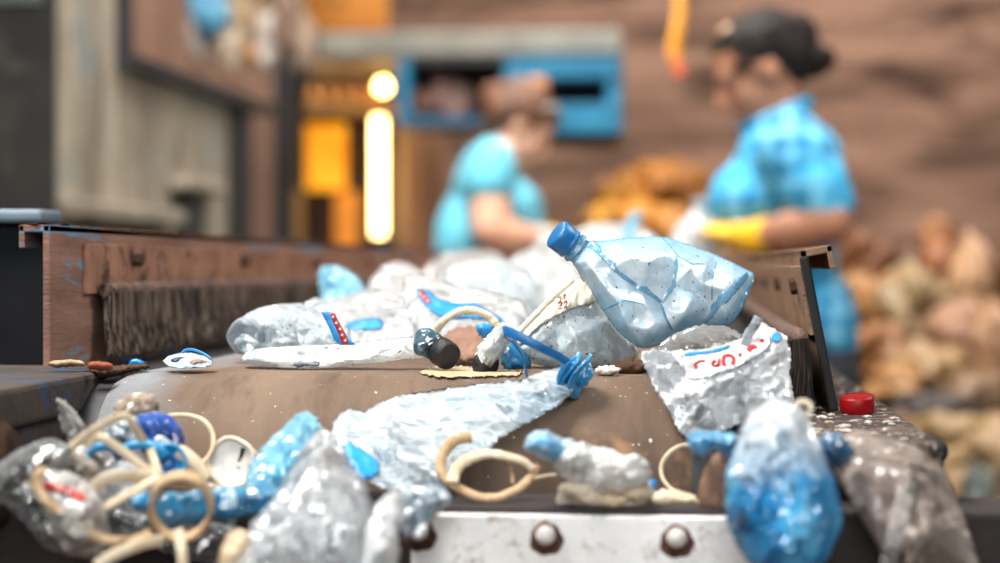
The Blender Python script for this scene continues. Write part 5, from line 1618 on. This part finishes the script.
def face_parts(Q, f, k, parent, iris):
    for l in (-.032, .032):
        e = lathe('eye', Q(.072, .008, l), f, [(.002 * k, -.006 * k), (.009 * k, -.003 * k), (.008 * k, .002 * k), (.005 * k, .0055 * k), (.001 * k, .0065 * k)], solid('eye_white', 'a89284', rough=.2), parent, 16)
        lathe('iris', Q(.072, .008, l) + f * (.0056 * k), f, [(.0045 * k, -.001), (.0042 * k, .0012), (.0005, .0016)], iris, e, 12)
    sweep('lips', [tuple(Q(.091, -.069, l)) for l in (-.020, -.010, 0, .010, .020)], .005 * k, .004 * k, solid('lip', '9c5a50', rough=.5), parent, taper=lambda t: .5 + 2 * t * (1 - t))


def hand_shapes(w, d, n, k=1.0, curl=1.0, side=1):
    """palm, four unequal bent fingers and a thumb leaving the palm's side; d along the hand, n out of its back"""
    w, d, n = Vector(w), Vector(d).normalized(), Vector(n).normalized()
    s = d.cross(n).normalized() * side
    S = [cap_vf(w - d * .03 * k, .026 * k, w + d * .02 * k, .027 * k),
         ell_vf(w + d * .055 * k, d, s, n, .052 * k, .042 * k, .018 * k)]
    lens = (.070, .078, .073, .056)
    for i, L in enumerate(lens):
        b = w + d * (.088 - .006 * abs(i - 1.2)) * k + s * (.030 - .020 * i) * k
        dirs, p = d, b
        for j, fr in enumerate((.45, .30, .25)):
            a = curl * (.35 + .45 * j)
            v = (d * math.cos(a) - n * math.sin(a) + s * (.10 - .06 * i)).normalized()
            q = p + v * (L * fr * k)
            S.append(cap_vf(p, (.0098 - .0012 * j) * k, q, (.0090 - .0012 * j) * k, 10))
            p = q
    b = w + d * .022 * k + s * .032 * k
    m = b + (d * .55 + s * .75 - n * .25).normalized() * .040 * k
    e = m + (d * .85 + s * .1 - n * .55).normalized() * .032 * k
    S.append(cap_vf(b, .014 * k, m, .0115 * k, 10))
    S.append(cap_vf(m, .0115 * k, e, .0095 * k, 10))
    return S


def plaid():
    b = NT('plaid_cloth')
    co = b.co()
    w1 = b.n('ShaderNodeTexWave', {'bands_direction': 'Z'}, Vector=co, Scale=6.5, Distortion=.8).outputs[1]
    w2 = b.n('ShaderNodeTexWave', {'bands_direction': 'X'}, Vector=co, Scale=6.5, Distortion=.8).outputs[1]
    w3 = b.n('ShaderNodeTexWave', {'bands_direction': 'Y'}, Vector=co, Scale=6.5, Distortion=.8).outputs[1]
    s = b.math('MULTIPLY', b.math('ADD', b.math('ADD', b.step(w1, .55, .9), b.step(w2, .55, .9)), b.step(w3, .6, .9)), .42)
    c = b.mix(s, lin('0d74a6'), lin('84cce6'))
    c = b.mix(b.step(b.noise(co, 6, 4), .46, .62), c, lin('2f9fcc'))
    bp = b.n('ShaderNodeBump', Strength=.4, Distance=.02, Height=b.noise(co, 14, 4))
    return b.done(b.n('ShaderNodeBsdfPrincipled', Base_Color=c, Roughness=.8, Normal=bp.outputs[0]).outputs[0])


M_plaid = plaid()
M_skin1 = solid('brown_skin', '9c6a50', 'ae7a5e', rough=.5, scale=9, spec=.4)
M_skin2 = solid('light_skin', 'd09a7e', 'dba78c', rough=.5, scale=9, spec=.4)
M_hair1 = solid('black_hair', '130f0d', '231a15', rough=.65, spec=.25, scale=60, stretch=(1, 1, .2), bump=.6)
M_hair2 = solid('ginger_brown_hair', '553421', '74492f', '38221a', rough=.5, scale=50, stretch=(1, 1, .3), bump=.6)
M_yglove = solid('yellow_rubber', 'e2ab12', 'f0c02a', rough=.45, scale=12, bump=.2)
M_wglove = solid('pale_glove', 'c9d2d4', 'aab6ba', rough=.6, scale=14, bump=.2)
M_trou = solid('dark_trousers', '24272e', '33373f', rough=.85, scale=12, bump=.3)
M_shoe = solid('work_shoe', '191614', rough=.6)
M_tee = solid('cyan_cotton', '58aec6', '70c0d4', rough=.85, scale=8, bump=.3)
M_iris = solid('dark_iris', '2a1a10', rough=.2)

X_, U_, L_ = RGT, UPV, FWL


def worker(px, name_label, d, skin):
    return None


# ---- the plaid-shirted worker -------------------------------------------------
d = 3.9
s = d / FPX
DU = -9
A = lambda u, v, o=0.0: P(u + DU, v, d + o)
foot_v = 281.5 + (EYE.z + FWD.z * d) / (UPV.z * s)
w1 = empty('person', (float(A(805, 400).x), float(A(805, 400).y), 0), 'person in a blue plaid shirt and yellow gloves, dark hair in a bun', 'person')
f, up, lat = face_axes(-.86, .50)
hs, Q = head_shapes(A(769, 70), f, up, lat, .96)


def torso(u, v, ru, rv, rd, o=0.0, lean=0.0):
    a = math.radians(lean)
    ax = X_ * math.cos(a) + U_ * math.sin(a)
    ay = U_ * math.cos(a) - X_ * math.sin(a)
    return ell_vf(A(u, v, o), ax, ay, L_, ru * s, rv * s, rd)


core = [torso(795, 178, 48, 58, .165), torso(802, 250, 37, 70, .15), torso(828, 345, 33, 68, .15), torso(758, 206, 30, 34, .13),
        cap_vf(A(800, 150, -.15), .06, A(800, 150, .15), .06),
        cap_vf(A(794, 130), .060, A(784, 94), .053)]
arm_n = [cap_vf(A(810, 158, -.18), .058, A(838, 222, -.23), .047), cap_vf(A(838, 222, -.23), .046, A(800, 232, -.20), .044), cap_vf(A(800, 232, -.20), .044, A(770, 236, -.15), .030)]
arm_f = [cap_vf(A(800, 160, .18), .056, A(800, 228, .25), .045), cap_vf(A(800, 228, .25), .043, A(752, 238, .16), .028)]
kn = foot_v - (foot_v - 390) * .50
legs = []
for o in (-.09, .09):
    legs += [cap_vf(A(824, 385, o), .080, A(834, kn, o), .056), cap_vf(A(834, kn, o), .056, A(838, foot_v - 40, o), .036), cap_vf(A(838, foot_v - 22, o), .036, A(802, foot_v - 16, o), .03)]
fuse('body', hs + core + arm_n + arm_f + legs, .009, M_skin1, w1, 4)
# hair: cap over the skull, tail gathered into a bun
fuse('hair', [ell_vf(Q(-.024, .036), f, up, lat, .094, .082, .080), ell_vf(Q(-.066, .002), f, up, lat, .056, .070, .073), ell_vf(Q(.026, .078), f, up, lat, .040, .024, .052),
              cap_vf(Q(-.105, .025), .042, A(813, 62), .036)], .008, M_hair1, w1, 4, .01, 30)
bun = sack('hair_bun', tuple(A(822, 60)), (.044, .040, .038), M_hair1, w1, 7, .2, 3)
sweep('hair_band', [tuple(A(808, 60) + U_ * (.042 * math.cos(a)) + L_ * (.042 * math.sin(a))) for a in np.linspace(0, 2 * PI, 24, endpoint=False)], .008, .006, solid('blue_band', '24435c', rough=.7), w1, closed=True)
sweep('hair_highlight', [tuple(Q(.025 - .02 * abs(t), .112 - .03 * t * t, .05 * t)) for t in np.linspace(-.6, .6, 9)], .011, .005, solid('tan_hair_highlight', 'c09a7a', 'd8b494', rough=.3), w1)  # tan strip modelled as the highlight on the crown of the hair
face_parts(Q, f, .96, w1, M_iris)
shirt = [torso(792, 178, 52, 64, .175), torso(802, 250, 42, 74, .165), torso(830, 330, 34, 60, .17), torso(752, 204, 36, 42, .145), torso(828, 175, 22, 52, .13),
         cap_vf(A(800, 150, -.17), .072, A(800, 150, .17), .072), cap_vf(A(808, 162, -.18), .074, A(830, 202, -.215), .058), cap_vf(A(802, 160, .18), .078, A(800, 200, .225), .074),
         cap_vf(A(792, 128), .062, A(796, 142), .082)]
fuse('shirt', shirt, .010, M_plaid, w1, 5, .012, 9)
# collar
col = []
for k in range(15):
    a = 2 * PI * k / 14.0 * .86 + .45
    c = A(786, 117)
    n1 = (X_ * .80 + U_ * .35).normalized()
    col.append(tuple(c + n1 * (.074 * math.cos(a + PI)) * -1 + L_ * (.074 * math.sin(a))))
sweep('collar', smooth_path(col, 3), .015, .005, M_plaid, w1, square=True, up=tuple(U_ * .3 + X_))
fuse('trousers', [cap_vf(A(823, 372, o), .092, A(834, kn, o), .072) for o in (-.09, .09)] + [cap_vf(A(834, kn, o), .072, A(838, foot_v - 48, o), .056) for o in (-.09, .09)], .012, M_trou, w1, 4, .01, 8)
for o in (-.09, .09):
    fuse('shoe', [cap_vf(A(844, foot_v - 20, o), .040, A(794, foot_v - 17, o), .034), ell_vf(A(822, foot_v - 10, o), X_, U_, L_, .12, .018, .045)], .008, M_shoe, w1, 3)
# gloves
gn = [cap_vf(A(778, 235.5, -.16), .034, A(764, 236, -.14), .033), cap_vf(A(780, 235, -.162), .037, A(775, 235.5, -.155), .037)]
fuse('glove', gn + hand_shapes(A(756, 236, -.125), (A(728, 228, -.05) - A(756, 236, -.125)), (U_ * .75 + X_ * .2 - L_ * .6), 1.06, .75, 1), .0045, M_yglove, w1, 2)
fuse('glove', [cap_vf(A(768, 237, .18), .036, A(750, 238, .15), .033)] + hand_shapes(A(748, 238, .145), (A(724, 236, .03) - A(748, 238, .145)), (U_ * .7 + X_ * .3 + L_ * .6), 1.06, .75, -1), .0045, M_yglove, w1, 2)

# bottle between the hands
DU = 2
hb = empty('plastic_bottle', A(692, 266, -.02), 'clear whitish bottle held upright in the yellow glove', 'bottle')
axb = (A(699, 205, -.02) - A(690, 268, -.02))
M_hb = film('held_bottle_plastic', 'dfe3e6', 'ffffff', .8, .98, .15, 24, .3, gl=.08, opn=.15)
lathe('body', A(690, 268, -.02), axb, [(.03, 0), (.044, .004), (.047, .012), (.047, .04), (.043, .05), (.046, .058), (.036, .085), (.022, .105), (.014, .114), (.013, .124)], M_hb, hb, 28, lambda a, h, i: 1 + .08 * math.sin(3 * a + i))
lathe('cap', A(690, 268, -.02) + axb.normalized() * .120, axb, [(.012, 0), (.0155, .001), (.0155, .014), (.0145, .0165), (.002, .0168)], solid('pale_blue_cap', 'a9c3d2', '8fb0c4', rough=.4), hb, 24)

# ---- the stooping worker in a cyan T-shirt --------------------------------------
d = 5.2
s = d / FPX
DU = 8
foot_v = 281.5 + (EYE.z + FWD.z * d) / (UPV.z * s)
w2 = empty('person', (float(A(462, 400).x), float(A(462, 400).y), 0), 'person in a cyan T-shirt with ginger hair stooping over the belt, head down', 'person')
f, up, lat = face_axes(.74, .62)
hs, Q = head_shapes(A(515, 124), f, up, lat, .88)
core = [torso(479, 188, 30, 42, .15), torso(453, 240, 22, 52, .145), torso(434, 305, 24, 48, .15), torso(508, 208, 22, 26, .13),
        cap_vf(A(484, 164, -.15), .055, A(484, 164, .15), .055), cap_vf(A(490, 158), .058, A(513, 138), .052)]
arm_n = [cap_vf(A(483, 172, -.17), .056, A(482, 228, -.21), .050), cap_vf(A(482, 228, -.21), .049, A(500, 236, -.19), .047), cap_vf(A(500, 236, -.19), .046, A(534, 240, -.12), .030)]
arm_f = [cap_vf(A(488, 170, .18), .058, A(492, 226, .24), .047), cap_vf(A(492, 226, .24), .045, A(540, 238, .14), .029)]
hip_v = 330
kn = foot_v - (foot_v - hip_v) * .5
legs = []
for o in (-.09, .09):
    legs += [cap_vf(A(432, 330, o), .075, A(432, kn, o), .058), cap_vf(A(432, kn, o), .057, A(430, foot_v - 30, o), .036), cap_vf(A(430, foot_v - 16, o), .036, A(456, foot_v - 12, o), .03)]
fuse('body', hs + core + arm_n + arm_f + legs, .009, M_skin2, w2, 4)
fuse('hair', [ell_vf(Q(-.030, .034), f, up, lat, .092, .082, .080), ell_vf(Q(-.070, .0), f, up, lat, .052, .074, .072), ell_vf(Q(.040, .072), f, up, lat, .038, .026, .055), cap_vf(Q(-.11, .035), .034, Q(-.135, .01), .028)], .008, M_hair2, w2, 4, .012, 30)
sack('hair_knot', tuple(Q(-.045, .122)), (.030, .026, .020), solid('orange_hair_tie', 'b8793a', 'c98f4a', rough=.6), w2, 9, .2, 3)
sweep('hair_clip', [tuple(Q(.035 + .02 * t, .085 + .02 * t, -.080 + .006 * t)) for t in np.linspace(-.7, .7, 7)], .009, .005, solid('grey_clip', '8a847e', rough=.3), w2)
face_parts(Q, f, .88, w2, M_iris)
fuse('tshirt', [torso(478, 190, 34, 44, .165), torso(453, 244, 26, 56, .155), torso(434, 305, 27, 46, .16), torso(506, 208, 28, 30, .145),
                torso(520, 222, 16, 14, .11), cap_vf(A(484, 164, -.16), .056, A(484, 164, .16), .056), cap_vf(A(483, 168, -.17), .067, A(481, 184, -.19), .064), cap_vf(A(488, 168, .17), .066, A(490, 186, .2), .064),
                cap_vf(A(490, 158), .064, A(484, 166), .08)], .010, M_tee, w2, 4, .016, 8)
fuse('trousers', [cap_vf(A(432, 325, o), .084, A(432, kn, o), .072) for o in (-.09, .09)] + [cap_vf(A(432, kn, o), .071, A(430, foot_v - 36, o), .056) for o in (-.09, .09)], .012, M_trou, w2, 4, .01, 8)
for o in (-.09, .09):
    fuse('shoe', [cap_vf(A(426, foot_v - 15, o), .040, A(462, foot_v - 13, o), .034), ell_vf(A(443, foot_v - 8, o), X_, U_, L_, .12, .018, .045)], .008, M_shoe, w2, 3)
fuse('glove', [cap_vf(A(530, 239, -.13), .034, A(540, 240, -.11), .032)] + hand_shapes(A(543, 241, -.10), (X_ * .9 - U_ * .15 + L_ * .4), (U_ * .9 - L_ * .3), 1.05, .7, -1), .0045, M_wglove, w2, 2)
fuse('glove', [cap_vf(A(532, 236, .16), .034, A(544, 238, .13), .032)] + hand_shapes(A(548, 239, .12), (X_ * .9 - U_ * .15 - L_ * .4), (U_ * .9 + L_ * .3), 1.05, .7, 1), .0045, M_yglove, w2, 2)


# ================================================================== light
def area(name, loc, at, size, watts, col=(1, 1, 1), spread=PI):
    d = bpy.data.lights.new(name, 'AREA')
    d.energy = watts
    d.size = size
    d.color = col
    d.spread = spread
    o = bpy.data.objects.new(name, d)
    COL.objects.link(o)
    o.location = loc
    o.rotation_euler = (Vector(at) - Vector(loc)).to_track_quat('-Z', 'Y').to_euler()
    return o


area('skylight_front', (-.95, 1.12, 2.9), (-.08, 1.6, 1.0), .7, 86, (1, .975, .94))
area('fill_workers', (-.4, 3.6, 3.9), (0.1, 4.7, 1.2), 1.2, 62, (1, .97, .93), math.radians(95))  # added overhead light for the workers and rim highlights, no known source
area('fill_back_wall', (.8, 6.6, 4.3), (.2, 8.6, 1.6), 2.0, 215, (1, .9, .82))  # added wash to brighten the back wall, no opening there
area('fill_front', (.05, -.9, 1.95), (.1, 1.4, 1.0), 1.2, 9.5, (.93, .97, 1), math.radians(75))  # added frontal fill for faces turned to the camera, no real doorway
area('fill_skirt', (1.5, 2.4, 2.7), (-.35, 2.2, 1.1), .8, 38, (1, .95, .88))  # added side light to brighten the left skirt, no known source
area('fill_left_back', (-2.0, 4.6, 4.2), (-1.4, 5.2, 1.4), 1.2, 105, (1, .93, .86))  # added light to lift the dark board screen at the left back
w = bpy.data.worlds.new('world')
w.use_nodes = True
w.node_tree.nodes['Background'].inputs[0].default_value = (.74, .90, 1.0, 1)
w.node_tree.nodes['Background'].inputs[1].default_value = .14
SC.world = w
SC.view_settings.view_transform = 'Standard'
SC.view_settings.look = 'None'
SC.view_settings.gamma = 1.0
SC.view_settings.exposure = 0.0
SC.view_settings.use_curve_mapping = False
SC.cycles.transparent_max_bounces = 24
SC.cycles.max_bounces = 10
SC.cycles.use_denoising = True
